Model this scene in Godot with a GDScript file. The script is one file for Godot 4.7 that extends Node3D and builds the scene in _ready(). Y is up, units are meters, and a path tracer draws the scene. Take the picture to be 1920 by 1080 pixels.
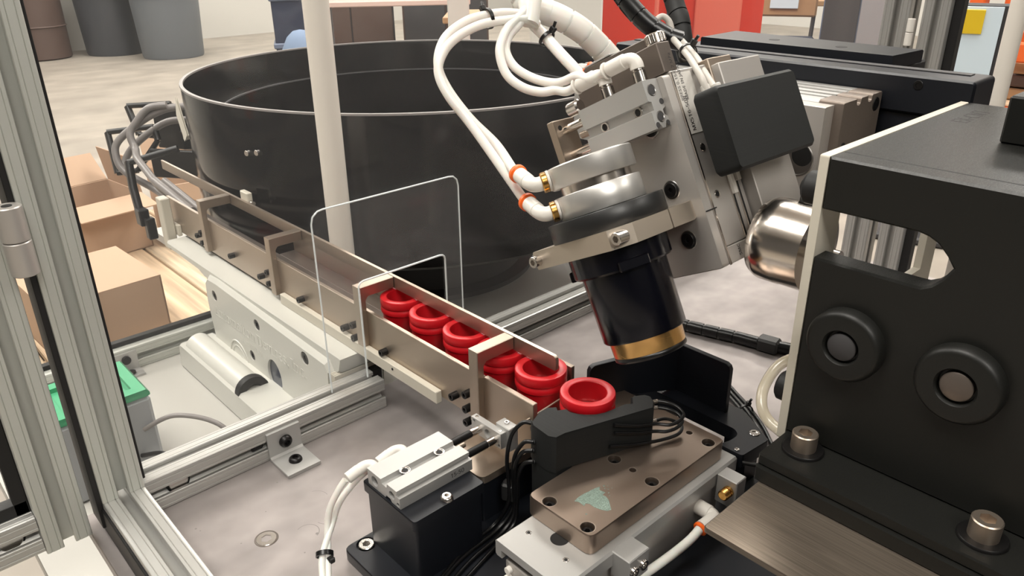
extends Node3D
# All lengths below are millimetres; commit() turns them into metres.
const MM := 0.001
const TILT := 27.0
var mats := {}
var taken := {}
var org := Vector3.ZERO

class MB:
	var v := PackedVector3Array()
	var n := PackedVector3Array()
	var T := Transform3D.IDENTITY
	func tri(a: Vector3, b: Vector3, c: Vector3, na: Vector3, nb: Vector3, nc: Vector3) -> void:
		v.append(T * a); v.append(T * c); v.append(T * b)
		n.append(T.basis * na); n.append(T.basis * nc); n.append(T.basis * nb)
	func flat(pts: Array) -> void:
		var m: Vector3 = (pts[1] - pts[0]).cross(pts[2] - pts[0]).normalized()
		for i in range(1, pts.size() - 1):
			tri(pts[0], pts[i], pts[i + 1], m, m, m)
	func facing(pts: Array, ctr: Vector3) -> void:
		var m: Vector3 = (pts[1] - pts[0]).cross(pts[2] - pts[0])
		var mid := Vector3.ZERO
		for p in pts: mid += p
		mid /= pts.size()
		if m.dot(mid - ctr) < 0.0: pts.reverse()
		flat(pts)
	func box(c: Vector3, s: Vector3, b := 0.6, B := Basis.IDENTITY) -> void:
		var h := s * 0.5
		b = minf(b, minf(h.x, minf(h.y, h.z)) * 0.6)
		var P := func(x, y, z): return c + B * Vector3(x, y, z)
		var e := [h.x, h.y, h.z]
		for i in 3:
			var j := (i + 1) % 3
			var k := (i + 2) % 3
			for si in [-1, 1]:
				var q := []
				for s2 in [[-1, -1], [1, -1], [1, 1], [-1, 1]]:
					var w := [0.0, 0.0, 0.0]
					w[i] = si * e[i]; w[j] = s2[0] * (e[j] - b); w[k] = s2[1] * (e[k] - b)
					q.append(P.call(w[0], w[1], w[2]))
				facing(q, c)
				for sj in [-1, 1]:
					var q2 := []
					for t in [[1, 0, -1], [1, 0, 1], [0, 1, 1], [0, 1, -1]]:
						var w := [0.0, 0.0, 0.0]
						w[i] = si * (e[i] - (0.0 if t[0] else b)); w[j] = sj * (e[j] - (0.0 if t[1] else b)); w[k] = t[2] * (e[k] - b)
						q2.append(P.call(w[0], w[1], w[2]))
					facing(q2, c)
		for sx in [-1, 1]:
			for sy in [-1, 1]:
				for sz in [-1, 1]:
					facing([P.call(sx * h.x, sy * (h.y - b), sz * (h.z - b)), P.call(sx * (h.x - b), sy * h.y, sz * (h.z - b)), P.call(sx * (h.x - b), sy * (h.y - b), sz * h.z)], c)
	func span(a: Vector3, z: Vector3, b := 0.6) -> void:
		box((a + z) * 0.5, (z - a).abs(), b)
	static func ccw(p: PackedVector2Array) -> PackedVector2Array:
		var a := 0.0
		for i in p.size():
			a += p[i].cross(p[(i + 1) % p.size()])
		if a < 0.0:
			p = p.duplicate(); p.reverse()
		return p
	static func inset(p: PackedVector2Array, b: float) -> PackedVector2Array:
		var o := PackedVector2Array()
		var N := p.size()
		for i in N:
			var d0 := (p[i] - p[(i + N - 1) % N]).normalized()
			var d1 := (p[(i + 1) % N] - p[i]).normalized()
			var m0 := Vector2(-d0.y, d0.x)
			var m1 := Vector2(-d1.y, d1.x)
			var m := (m0 + m1)
			var l := m.length_squared()
			o.append(p[i] + (m * (2.0 * b / l) if l > 0.2 else m0 * b))
		return o
	static func bridge(outer: PackedVector2Array, holes: Array) -> PackedVector2Array:
		var res := outer
		var hs := []
		for h in holes:
			var q := ccw(h); q.reverse(); hs.append(q)
		var used := {}
		while hs.size() > 0:
			var best := [1e18, 0, 0, 0]
			for hi in hs.size():
				for j in hs[hi].size():
					for i in res.size():
						if used.has(res[i]): continue
						var d: float = res[i].distance_squared_to(hs[hi][j])
						if d < best[0]: best = [d, hi, i, j]
			var h2: PackedVector2Array = hs[best[1]]
			used[res[best[2]]] = true
			used[h2[best[3]]] = true
			hs.remove_at(best[1])
			var out := PackedVector2Array()
			for i in range(0, best[2] + 1): out.append(res[i])
			for k in h2.size() + 1: out.append(h2[(best[3] + k) % h2.size()])
			for i in range(best[2], res.size()): out.append(res[i])
			res = out
		return res
	func cap(poly: PackedVector2Array, holes: Array, O: Vector3, X: Vector3, Y: Vector3, up: bool) -> void:
		var P := bridge(poly, holes) if holes.size() > 0 else poly
		var idx := Geometry2D.triangulate_polygon(P)
		if idx.size() == 0 and P.size() > 2:
			push_warning("cap failed %d" % P.size()); print("cap failed ", P.size())
		var Z := X.cross(Y)
		var m := Z if up else -Z
		for t in range(0, idx.size(), 3):
			var a := P[idx[t]]; var b := P[idx[t + 1]]; var c := P[idx[t + 2]]
			if ((b - a).cross(c - a) > 0.0) != up:
				var s := b; b = c; c = s
			tri(O + X * a.x + Y * a.y, O + X * b.x + Y * b.y, O + X * c.x + Y * c.y, m, m, m)
	func wall(p: PackedVector2Array, q: PackedVector2Array, O: Vector3, X: Vector3, Y: Vector3, h0: float, h1: float, flip := false) -> void:
		var Z := X.cross(Y)
		var N := p.size()
		var nn := []
		for i in N:
			var d := p[(i + 1) % N] - p[i]
			nn.append((X * d.y - Y * d.x).normalized())
		for i in N:
			var j := (i + 1) % N
			var na: Vector3 = nn[i]
			var nb: Vector3 = nn[i]
			if nn[i].dot(nn[(i + N - 1) % N]) > 0.8: na = (nn[i] + nn[(i + N - 1) % N]).normalized()
			if nn[i].dot(nn[j]) > 0.8: nb = (nn[i] + nn[j]).normalized()
			var a := O + X * p[i].x + Y * p[i].y + Z * h0
			var b := O + X * p[j].x + Y * p[j].y + Z * h0
			var c := O + X * q[j].x + Y * q[j].y + Z * h1
			var d2 := O + X * q[i].x + Y * q[i].y + Z * h1
			if flip:
				tri(a, c, b, -na, -nb, -nb); tri(a, d2, c, -na, -na, -nb)
			else:
				tri(a, b, c, na, nb, nb); tri(a, c, d2, na, nb, na)
	# holes: [polygon, depth] - depth 0 goes through, else sunk from the top
	func prism(poly: PackedVector2Array, O: Vector3, X: Vector3, Y: Vector3, h0: float, h1: float, bev := 0.0, holes := []) -> void:
		poly = ccw(poly)
		var Z := X.cross(Y)
		var top := inset(poly, bev) if bev > 0.0 else poly
		wall(poly, poly, O, X, Y, h0 + bev, h1 - bev)
		if bev > 0.0:
			wall(poly, top, O, X, Y, h1 - bev, h1)
			wall(top, poly, O, X, Y, h0, h0 + bev)
		var th := []
		var bh := []
		for h in holes:
			th.append(h[0])
			var q := ccw(h[0])
			if h[1] <= 0.0:
				bh.append(h[0])
				wall(q, q, O, X, Y, h0, h1, true)
			else:
				wall(q, q, O, X, Y, h1 - h[1], h1, true)
				cap(q, [], O + Z * (h1 - h[1]), X, Y, true)
		cap(top, th, O + Z * h1, X, Y, true)
		cap(top, bh, O + Z * h0, X, Y, false)
	func lathe(prof: Array, O: Vector3, Z: Vector3, seg := 32, a0 := 0.0, a1 := TAU) -> void:
		Z = Z.normalized()
		var X := Z.cross(Vector3(0.31, 0.87, 0.39)).normalized()
		var Y := Z.cross(X)
		var nn := []
		for i in prof.size() - 1:
			var d: Vector2 = (prof[i + 1] - prof[i]).normalized()
			nn.append(Vector2(d.y, -d.x))
		for i in prof.size() - 1:
			var p: Vector2 = prof[i]
			var q: Vector2 = prof[i + 1]
			var np: Vector2 = nn[i]
			var nq: Vector2 = nn[i]
			if i > 0 and nn[i].dot(nn[i - 1]) > 0.75: np = (nn[i] + nn[i - 1]).normalized()
			if i < prof.size() - 2 and nn[i].dot(nn[i + 1]) > 0.75: nq = (nn[i] + nn[i + 1]).normalized()
			for k in seg:
				var t0 := a0 + (a1 - a0) * k / seg
				var t1 := a0 + (a1 - a0) * (k + 1) / seg
				var r0 := X * cos(t0) + Y * sin(t0)
				var r1 := X * cos(t1) + Y * sin(t1)
				var A := O + r0 * p.x + Z * p.y
				var B := O + r1 * p.x + Z * p.y
				var C := O + r1 * q.x + Z * q.y
				var D := O + r0 * q.x + Z * q.y
				var nA := r0 * np.x + Z * np.y
				var nB := r1 * np.x + Z * np.y
				var nC := r1 * nq.x + Z * nq.y
				var nD := r0 * nq.x + Z * nq.y
				if p.x > 0.001: tri(A, B, C, nA, nB, nC)
				if q.x > 0.001: tri(A, C, D, nA, nC, nD)
	func cyl(O: Vector3, Z: Vector3, r: float, h: float, b := 0.4, seg := 24) -> void:
		b = minf(b, minf(r, h) * 0.45)
		lathe([Vector2(0, 0), Vector2(r - b, 0), Vector2(r, b), Vector2(r, h - b), Vector2(r - b, h), Vector2(0, h)], O, Z, seg)
	func tube(pts: Array, r: float, sub := 8, seg := 12, smooth := true) -> void:
		var c := PackedVector3Array()
		if smooth and pts.size() > 2:
			for i in pts.size() - 1:
				var p0: Vector3 = pts[max(i - 1, 0)]
				var p1: Vector3 = pts[i]
				var p2: Vector3 = pts[i + 1]
				var p3: Vector3 = pts[min(i + 2, pts.size() - 1)]
				for k in sub: c.append(p1.cubic_interpolate(p2, p0, p3, float(k) / sub))
			c.append(pts[-1])
		else:
			for p in pts: c.append(p)
		var N := c.size()
		var X := Vector3.ZERO
		var rings := []
		for i in N:
			var t := (c[mini(i + 1, N - 1)] - c[maxi(i - 1, 0)]).normalized()
			if i == 0: X = t.cross(Vector3(0.21, 0.9, 0.33)).normalized()
			X = (X - t * X.dot(t)).normalized()
			var Y := t.cross(X)
			var ring := []
			for k in seg:
				var a := TAU * k / seg
				ring.append(X * cos(a) + Y * sin(a))
			rings.append(ring)
		for i in N - 1:
			for k in seg:
				var l := (k + 1) % seg
				var a: Vector3 = rings[i][k]; var b: Vector3 = rings[i][l]
				var d: Vector3 = rings[i + 1][k]; var e: Vector3 = rings[i + 1][l]
				tri(c[i] + a * r, c[i] + b * r, c[i + 1] + e * r, a, b, e)
				tri(c[i] + a * r, c[i + 1] + e * r, c[i + 1] + d * r, a, e, d)
		for w in [0, N - 1]:
			var m: Vector3 = rings[w][0].cross(rings[w][1]).normalized()
			if w == 0: m = -m
			for k in seg:
				var a: Vector3 = rings[w][k]; var b: Vector3 = rings[w][(k + 1) % seg]
				if w == 0: tri(c[w], c[w] + b * r, c[w] + a * r, m, m, m)
				else: tri(c[w], c[w] + a * r, c[w] + b * r, m, m, m)
	# hexagon-socket cap screw: O under the head, Z out of the head
	func screw(O: Vector3, Z: Vector3, r: float, h: float, hex := 0.0, dome := 0.0) -> void:
		Z = Z.normalized()
		if hex <= 0.0: hex = r * 0.52
		var X := Z.cross(Vector3(0.31, 0.87, 0.39)).normalized()
		var Y := Z.cross(X)
		var rt := r * (1.0 - 0.08) if dome <= 0.0 else r * 0.62
		if dome > 0.0:
			lathe([Vector2(r, 0), Vector2(r, h * 0.25), Vector2(r * 0.92, h * 0.62), Vector2(r * 0.8, h * 0.85), Vector2(rt, h)], O, Z, 24)
		else:
			lathe([Vector2(r, 0), Vector2(r, h - r * 0.08), Vector2(rt, h)], O, Z, 24)
		var hx := []
		for k in 24:
			var a := TAU * k / 24
			var d := fmod(a, PI / 3.0) - PI / 6.0
			hx.append((X * cos(a) + Y * sin(a)) * (hex * 0.866 / cos(d)))
		for k in 24:
			var l := (k + 1) % 24
			var a := TAU * k / 24
			var b := TAU * (k + 1) / 24
			var A := O + Z * h + (X * cos(a) + Y * sin(a)) * rt
			var B := O + Z * h + (X * cos(b) + Y * sin(b)) * rt
			flat([A, B, O + Z * h + hx[l], O + Z * h + hx[k]])
			var dp := Z * (h - minf(h * 0.7, hex * 1.3))
			flat([O + Z * h + hx[k], O + Z * h + hx[l], O + dp + hx[l], O + dp + hx[k]])
			tri(O + dp, O + dp + hx[k], O + dp + hx[l], Z, Z, Z)

func V(x: float, y: float, z: float) -> Vector3:
	return Vector3(x, y, z)
func head() -> MB:
	var m := MB.new()
	m.T = Transform3D(Basis(Vector3.BACK, deg_to_rad(TILT)), Vector3.ZERO)
	return m
func H(p: float, q: float, z: float) -> Vector3:
	return Basis(Vector3.BACK, deg_to_rad(TILT)) * Vector3(p, q, z)
func circ(x: float, y: float, r: float, seg := 20, ry := 0.0) -> PackedVector2Array:
	var o := PackedVector2Array()
	for k in seg: o.append(Vector2(x + r * cos(TAU * k / seg), y + (ry if ry > 0.0 else r) * sin(TAU * k / seg)))
	return o
func rrect(x0: float, y0: float, x1: float, y1: float, r: float, seg := 5) -> PackedVector2Array:
	var o := PackedVector2Array()
	var cs := [[x1 - r, y1 - r, 0.0], [x0 + r, y1 - r, 0.25], [x0 + r, y0 + r, 0.5], [x1 - r, y0 + r, 0.75]]
	for c in cs:
		for k in seg + 1:
			var a: float = TAU * (c[2] + 0.25 * k / seg)
			o.append(Vector2(c[0] + r * cos(a), c[1] + r * sin(a)))
	return o
func pv(a: Array) -> PackedVector2Array:
	var o := PackedVector2Array()
	for i in range(0, a.size(), 2): o.append(Vector2(a[i], a[i + 1]))
	return o
func tslot(s := 40.0) -> PackedVector2Array:
	var side := [20, 18.4, 19.5, 19.5, 18.4, 20, 16.1, 20, 15.6, 19.3, 15.1, 20, 9.1, 20, 8.6, 19.3, 8.1, 20, 5.6, 20, 5, 19.2, 5, 15.6, 10, 15.6, 10, 13.2, 5.6, 8.6]
	var one := PackedVector2Array()
	for i in range(0, side.size(), 2): one.append(Vector2(side[i], side[i + 1]))
	for i in range(side.size() - 2, 5, -2): one.append(Vector2(-side[i], side[i + 1]))
	var o := PackedVector2Array()
	for k in 4:
		for p in one: o.append(p.rotated(PI / 2 * k) * (s / 40.0))
	return o
# an extrusion from a to b (along one axis), X across
func extrusion(m: MB, a: Vector3, b: Vector3, X: Vector3, s := 40.0) -> void:
	var Z := (b - a).normalized()
	var Y := Z.cross(X)
	m.prism(tslot(s), a, X, Y, 0.0, (b - a).length())

func commit(m: MB) -> ArrayMesh:
	var pts := PackedVector3Array()
	pts.resize(m.v.size())
	for i in m.v.size(): pts[i] = (m.v[i] - org) * MM
	var a := []
	a.resize(Mesh.ARRAY_MAX)
	a[Mesh.ARRAY_VERTEX] = pts
	a[Mesh.ARRAY_NORMAL] = m.n
	var me := ArrayMesh.new()
	me.add_surface_from_arrays(Mesh.PRIMITIVE_TRIANGLES, a)
	return me
func numbered(parent: Node, called: String) -> String:
	var key := str(parent.get_instance_id()) + "/" + called
	var k: int = taken.get(key, 0)
	taken[key] = k + 1
	return called if k == 0 else "%s_%03d" % [called, k]
func tag(o: Node, label: String, category: String, group := "") -> void:
	o.set_meta("label", label); o.set_meta("category", category)
	if group != "": o.set_meta("group", group)
func thing(called: String, label: String, category: String, at: Vector3, group := "") -> Node3D:
	var o := Node3D.new()
	o.name = numbered(self, called)
	o.position = at * MM
	org = at
	add_child(o, true)
	tag(o, label, category, group)
	return o
func part(parent: Node3D, called: String, m: MB, mat: Material, label := "") -> MeshInstance3D:
	var o := MeshInstance3D.new()
	o.name = numbered(parent, called)
	o.mesh = commit(m)
	o.material_override = mat
	parent.add_child(o, true)
	if label != "": o.set_meta("label", label)
	return o
func solo(called: String, label: String, category: String, m: MB, mat: Material, at: Vector3, group := "") -> MeshInstance3D:
	org = at
	var o := part(self, called, m, mat)
	o.position = at * MM
	tag(o, label, category, group)
	return o
func struct(called: String, m: MB, mat: Material) -> MeshInstance3D:
	org = Vector3.ZERO
	var o := part(self, called, m, mat)
	o.set_meta("kind", "structure")
	return o
func words(parent: Node3D, called: String, s: String, h: float, O: Vector3, X: Vector3, Y: Vector3, mat: Material, depth := 0.3, font := "Droid Sans") -> void:
	var t := TextMesh.new()
	var f := SystemFont.new()
	f.font_names = PackedStringArray([font])
	t.font = f
	t.text = s
	t.font_size = 48
	t.pixel_size = h * MM / 34.0
	t.depth = depth * MM
	t.curve_step = 4.0
	t.horizontal_alignment = HORIZONTAL_ALIGNMENT_LEFT
	t.vertical_alignment = VERTICAL_ALIGNMENT_BOTTOM
	var o := MeshInstance3D.new()
	o.name = numbered(parent, called)
	o.mesh = t
	o.material_override = mat
	o.transform = Transform3D(Basis(X, Y, X.cross(Y)), (O - Y * h * 0.3 - org) * MM)
	parent.add_child(o, true)

func tex(w: int, h: int, fx: float, fy: float, lo: float, hi: float, seed: int, oct := 3) -> Image:
	var n := FastNoiseLite.new()
	n.seed = seed
	n.noise_type = FastNoiseLite.TYPE_SIMPLEX_SMOOTH
	n.frequency = 1.0
	n.fractal_octaves = oct
	var im := Image.create(w, h, false, Image.FORMAT_RGB8)
	for y in h:
		for x in w:
			var a := TAU * x / w
			var b := TAU * y / h
			var c := n.get_noise_3d(cos(a) * fx, sin(a) * fx, cos(b) * fy) * 0.6 + n.get_noise_3d(cos(a) * fx + 31.0, sin(b) * fy, sin(a) * fx) * 0.6
			var g := clampf(lerpf(lo, hi, 0.5 + c), 0.0, 1.0)
			im.set_pixel(x, y, Color(g, g, g))
	return im
func mk(name: String, c: Color, rough: float, metal := 0.0, o := {}) -> StandardMaterial3D:
	var m := StandardMaterial3D.new()
	m.resource_name = name
	m.albedo_color = c
	m.roughness = rough
	m.metallic = metal
	m.metallic_specular = o.get("spec", 0.5)
	if o.has("alpha"):
		m.transparency = BaseMaterial3D.TRANSPARENCY_ALPHA
		m.albedo_color.a = o.alpha
	if o.has("rtex"):
		m.roughness_texture = o.rtex
		m.uv1_triplanar = true
		m.uv1_world_triplanar = o.get("world", false)
		m.uv1_scale = Vector3.ONE * o.get("scale", 12.0)
	if o.has("atex"):
		m.albedo_texture = o.atex
		m.uv1_triplanar = true
		m.uv1_scale = o.scale3 if o.has("scale3") else Vector3.ONE * float(o.get("scale", 12.0))
	if o.has("ntex"):
		m.normal_enabled = true
		m.normal_texture = o.ntex
		m.normal_scale = o.get("nscale", 0.3)
	if o.has("coat"):
		m.clearcoat_enabled = true
		m.clearcoat = o.coat
		m.clearcoat_roughness = 0.1
	if o.has("sss"):
		m.subsurf_scatter_enabled = true
		m.subsurf_scatter_strength = o.sss
	mats[name] = m
	return m
func emit(name: String, c: Color, e: float) -> StandardMaterial3D:
	var m := mk(name, c, 0.6)
	m.emission_enabled = true
	m.emission = c
	m.emission_energy_multiplier = e
	return m

func _ready() -> void:
	var cam := Camera3D.new()
	cam.name = "camera"
	cam.position = V(0, 540, 0) * MM
	cam.rotation_degrees = Vector3(-24.576, 47.409, -0.672)
	cam.fov = 40.68
	cam.near = 0.02
	cam.far = 60.0
	add_child(cam)
	cam.current = true
	var we := WorldEnvironment.new()
	we.name = "environment"
	var env := Environment.new()
	env.background_mode = Environment.BG_COLOR
	env.background_color = Color(0.5, 0.5, 0.5)
	env.tonemap_mode = Environment.TONE_MAPPER_LINEAR
	env.tonemap_exposure = 1.0
	env.sdfgi_enabled = true
	env.ssao_enabled = true
	env.ssil_enabled = true
	we.environment = env
	add_child(we)
	materials()
	room_lights()
	room()
	cell_frame()
	floor_things()
	background()
	feeder()
	chute()
	escapement()
	nest()
	machine()
	gantry()
	gripper()
	cables()

func materials() -> void:
	var fine := ImageTexture.create_from_image(tex(256, 256, 9.0, 9.0, 0.55, 1.0, 3))
	var soft := ImageTexture.create_from_image(tex(256, 256, 2.2, 2.2, 0.72, 1.0, 5))
	var brush := ImageTexture.create_from_image(tex(64, 512, 0.25, 60.0, 0.8, 1.0, 8, 2))
	var mott := ImageTexture.create_from_image(tex(256, 256, 1.6, 1.6, 0.86, 1.0, 12))
	var grit := tex(256, 256, 40.0, 40.0, 0.2, 0.8, 21, 2)
	grit.bump_map_to_normal_map(1.0)
	var gritn := ImageTexture.create_from_image(grit)
	var wood := ImageTexture.create_from_image(tex(64, 512, 0.5, 14.0, 0.72, 1.0, 30, 4))
	mk("plate", Color(0.66, 0.63, 0.62), 0.45, 0.5, {"atex": mott, "scale": 2.0})
	mk("extrusion", Color(0.74, 0.735, 0.72), 0.42, 0.7)
	mk("extrusion_matte", Color(0.77, 0.775, 0.75), 0.5, 0.5)
	mk("alu", Color(0.71, 0.705, 0.695), 0.46, 0.6)
	mk("alu_dark", Color(0.73, 0.71, 0.69), 0.42, 0.55)
	mk("cast_tan", Color(0.52, 0.475, 0.44), 0.55, 0.6, {"ntex": gritn, "nscale": 0.5, "rtex": fine, "scale": 30.0})
	mk("bore", Color(0.6, 0.59, 0.58), 0.28, 0.95)
	mk("nickel", Color(0.68, 0.625, 0.57), 0.38, 0.9)
	mk("nickel_pale", Color(0.76, 0.715, 0.66), 0.36, 0.8)
	mk("bronze", Color(0.60, 0.535, 0.485), 0.34, 0.9)
	mk("bronze_dark", Color(0.42, 0.385, 0.36), 0.45, 0.7)
	mk("steel", Color(0.78, 0.76, 0.74), 0.22, 1.0)
	mk("polished", Color(0.86, 0.83, 0.80), 0.20, 1.0)
	mk("brushed", Color(0.60, 0.55, 0.495), 0.36, 0.75, {"atex": brush, "rtex": brush, "scale": 9.0})
	mk("black_screw", Color(0.10, 0.095, 0.095), 0.38, 0.4)
	mk("black_anod", Color(0.08, 0.09, 0.115), 0.42, 0.2)
	mk("navy", Color(0.04, 0.043, 0.075), 0.2, 0.0, {"spec": 0.4})
	mk("black_paint", Color(0.095, 0.095, 0.087), 0.55, 0.0, {"ntex": gritn, "nscale": 0.12, "rtex": fine, "scale": 22.0, "spec": 0.4})
	mk("black_plastic", Color(0.12, 0.12, 0.12), 0.5, 0.0, {"rtex": fine, "scale": 30.0})
	mk("printed", Color(0.125, 0.13, 0.13), 0.62, 0.0, {"atex": brush, "scale3": Vector3(4, 24, 4), "spec": 0.4})
	mk("rubber", Color(0.06, 0.06, 0.06), 0.6)
	mk("cable", Color(0.05, 0.05, 0.055), 0.32)
	mk("bowl", Color(0.03, 0.03, 0.037), 0.16, 0.0)
	mk("red", Color(0.735, 0.075, 0.115), 0.36)
	mk("brass", Color(0.83, 0.64, 0.36), 0.22, 1.0)
	mk("gold", Color(0.88, 0.70, 0.44), 0.28, 0.88, {"rtex": brush, "scale": 14.0})
	mk("tube_white", Color(0.90, 0.885, 0.86), 0.28, 0.0, {"sss": 0.15})
	mk("fitting", Color(0.86, 0.84, 0.81), 0.35)
	mk("orange", Color(0.95, 0.40, 0.10), 0.4)
	mk("gray_cable", Color(0.72, 0.70, 0.67), 0.45)
	mk("hose_gray", Color(0.5, 0.48, 0.47), 0.4)
	mk("cream", Color(0.77, 0.745, 0.69), 0.45)
	mk("cast_white", Color(0.78, 0.775, 0.745), 0.34, 0.0, {"ntex": gritn, "nscale": 0.1, "scale": 10.0})
	mk("pole", Color(0.86, 0.83, 0.79), 0.4)
	mk("clear", Color(1, 1, 1), 0.02, 0.0, {"alpha": 0.02, "spec": 0.22})
	mk("clear_edge", Color(0.93, 0.95, 0.95), 0.25, 0.0, {"alpha": 0.7})
	mk("clear_tube", Color(0.86, 0.82, 0.72), 0.15, 0.0, {"alpha": 0.55})
	mk("gasket", Color(0.07, 0.065, 0.065), 0.55)
	mk("cardboard", Color(0.70, 0.59, 0.495), 0.85)
	mk("wood_a", Color(0.93, 0.84, 0.72), 0.75, 0.0, {"atex": wood, "scale3": Vector3(0.7, 1.4, 0.7)})
	mk("wood_b", Color(0.88, 0.77, 0.64), 0.75, 0.0, {"atex": wood, "scale3": Vector3(0.6, 1.2, 0.6)})
	mk("floor", Color(0.655, 0.62, 0.575), 0.45, 0.0, {"atex": mott, "scale": 0.35})
	mk("wallp", Color(0.78, 0.77, 0.745), 0.8)
	mk("deck", Color(0.70, 0.69, 0.665), 0.5)
	mk("turned", Color(0.82, 0.81, 0.795), 0.38, 0.78)
	mk("wall_dark", Color(0.30, 0.295, 0.29), 0.8)
	mk("ceil", Color(0.85, 0.85, 0.84), 0.9)
	mk("bin_gray", Color(0.42, 0.44, 0.46), 0.5)
	mk("bin_dark", Color(0.25, 0.26, 0.28), 0.5)
	mk("brown", Color(0.32, 0.25, 0.22), 0.6)
	mk("navy_cloth", Color(0.13, 0.16, 0.24), 0.8)
	mk("denim", Color(0.45, 0.52, 0.62), 0.85)
	mk("red_machine", Color(0.74, 0.19, 0.12), 0.45)
	mk("salmon", Color(0.80, 0.40, 0.33), 0.5)
	mk("orange_rack", Color(0.82, 0.36, 0.13), 0.5)
	mk("desk", Color(0.66, 0.52, 0.38), 0.5)
	mk("desk_pink", Color(0.78, 0.68, 0.64), 0.45)
	mk("gray_panel", Color(0.55, 0.55, 0.56), 0.5)
	mk("blue_gray", Color(0.38, 0.42, 0.50), 0.5)
	mk("dark_gray", Color(0.22, 0.215, 0.22), 0.55)
	mk("yellow", Color(0.85, 0.72, 0.12), 0.5)
	mk("paper", Color(0.80, 0.86, 0.90), 0.7)
	mk("green", Color(0.30, 0.62, 0.46), 0.35)
	mk("box_gray", Color(0.60, 0.61, 0.62), 0.45)
	mk("ink", Color(0.14, 0.13, 0.13), 0.6)
	mk("label_white", Color(0.80, 0.785, 0.76), 0.45)
	mk("hole", Color(0.05, 0.05, 0.05), 0.6)
	mk("window_blue", Color(0.20, 0.23, 0.29), 0.2)
	mk("coolant", Color(0.60, 0.68, 0.63), 0.6, 0.0, {"atex": fine, "scale": 30.0})
	mk("tape", Color(0.50, 0.48, 0.47), 0.7)
	emit("panel_glow", Color(1.0, 0.985, 0.955), 6.0)

func room_lights() -> void:
	# rows of ceiling light panels over the hall, each with a light of its own size just below
	for i in 4:
		for j in 3:
			var c := V(-7600.0 + i * 3300.0, 3090, -6400.0 + j * 3600.0)
			var o := thing("ceiling_light", "long white ceiling light panel in a metal frame", "ceiling light", c, "ceiling light panels")
			var f := MB.new()
			for s in [-1, 1]:
				f.box(c + V(s * 1030, 0, 0), V(40, 60, 1240)); f.box(c + V(0, 0, s * 620), V(2100, 60, 40))
			f.box(c + V(0, 25, 0), V(2060, 10, 1240))
			part(o, "frame", f, mats.alu)
			var d := MB.new()
			d.box(c + V(0, -8, 0), V(2016, 10, 1196))
			part(o, "diffuser", d, mats.panel_glow)
			var l := AreaLight3D.new()
			l.name = numbered(self, "panel_lamp")
			l.area_size = Vector2(2.0, 1.18)
			l.light_color = Color(1.0, 0.985, 0.955)
			l.light_energy = 7.0
			l.area_normalize_energy = true
			l.area_range = 20.0
			l.area_attenuation = 2.0
			l.shadow_enabled = true
			l.position = (c + V(0, -30, 0)) * MM
			l.rotation_degrees = Vector3(-90, 0, 0)
			add_child(l, true)

func room() -> void:
	var m := MB.new()
	m.span(V(-9600, -660, -9600), V(4600, -560, 4600), 0)
	struct("floor", m, mats.floor)
	m = MB.new(); m.span(V(-9600, 3130, -9600), V(4600, 3230, 4600), 0)
	struct("ceiling", m, mats.ceil)
	m = MB.new(); m.span(V(-9600, -560, -9600), V(-9500, 3130, 4600), 0)
	struct("wall_left", m, mats.wallp)
	m = MB.new(); m.span(V(-9500, -560, -9600), V(4500, 3130, -9500), 0)
	struct("wall_back", m, mats.wallp)
	m = MB.new(); m.span(V(4500, -560, -9600), V(4600, 3130, 4600), 0)
	struct("wall_right", m, mats.wall_dark)
	m = MB.new(); m.span(V(-9500, -560, 4500), V(4500, 3130, 4600), 0)
	struct("wall_front", m, mats.wall_dark)

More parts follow.
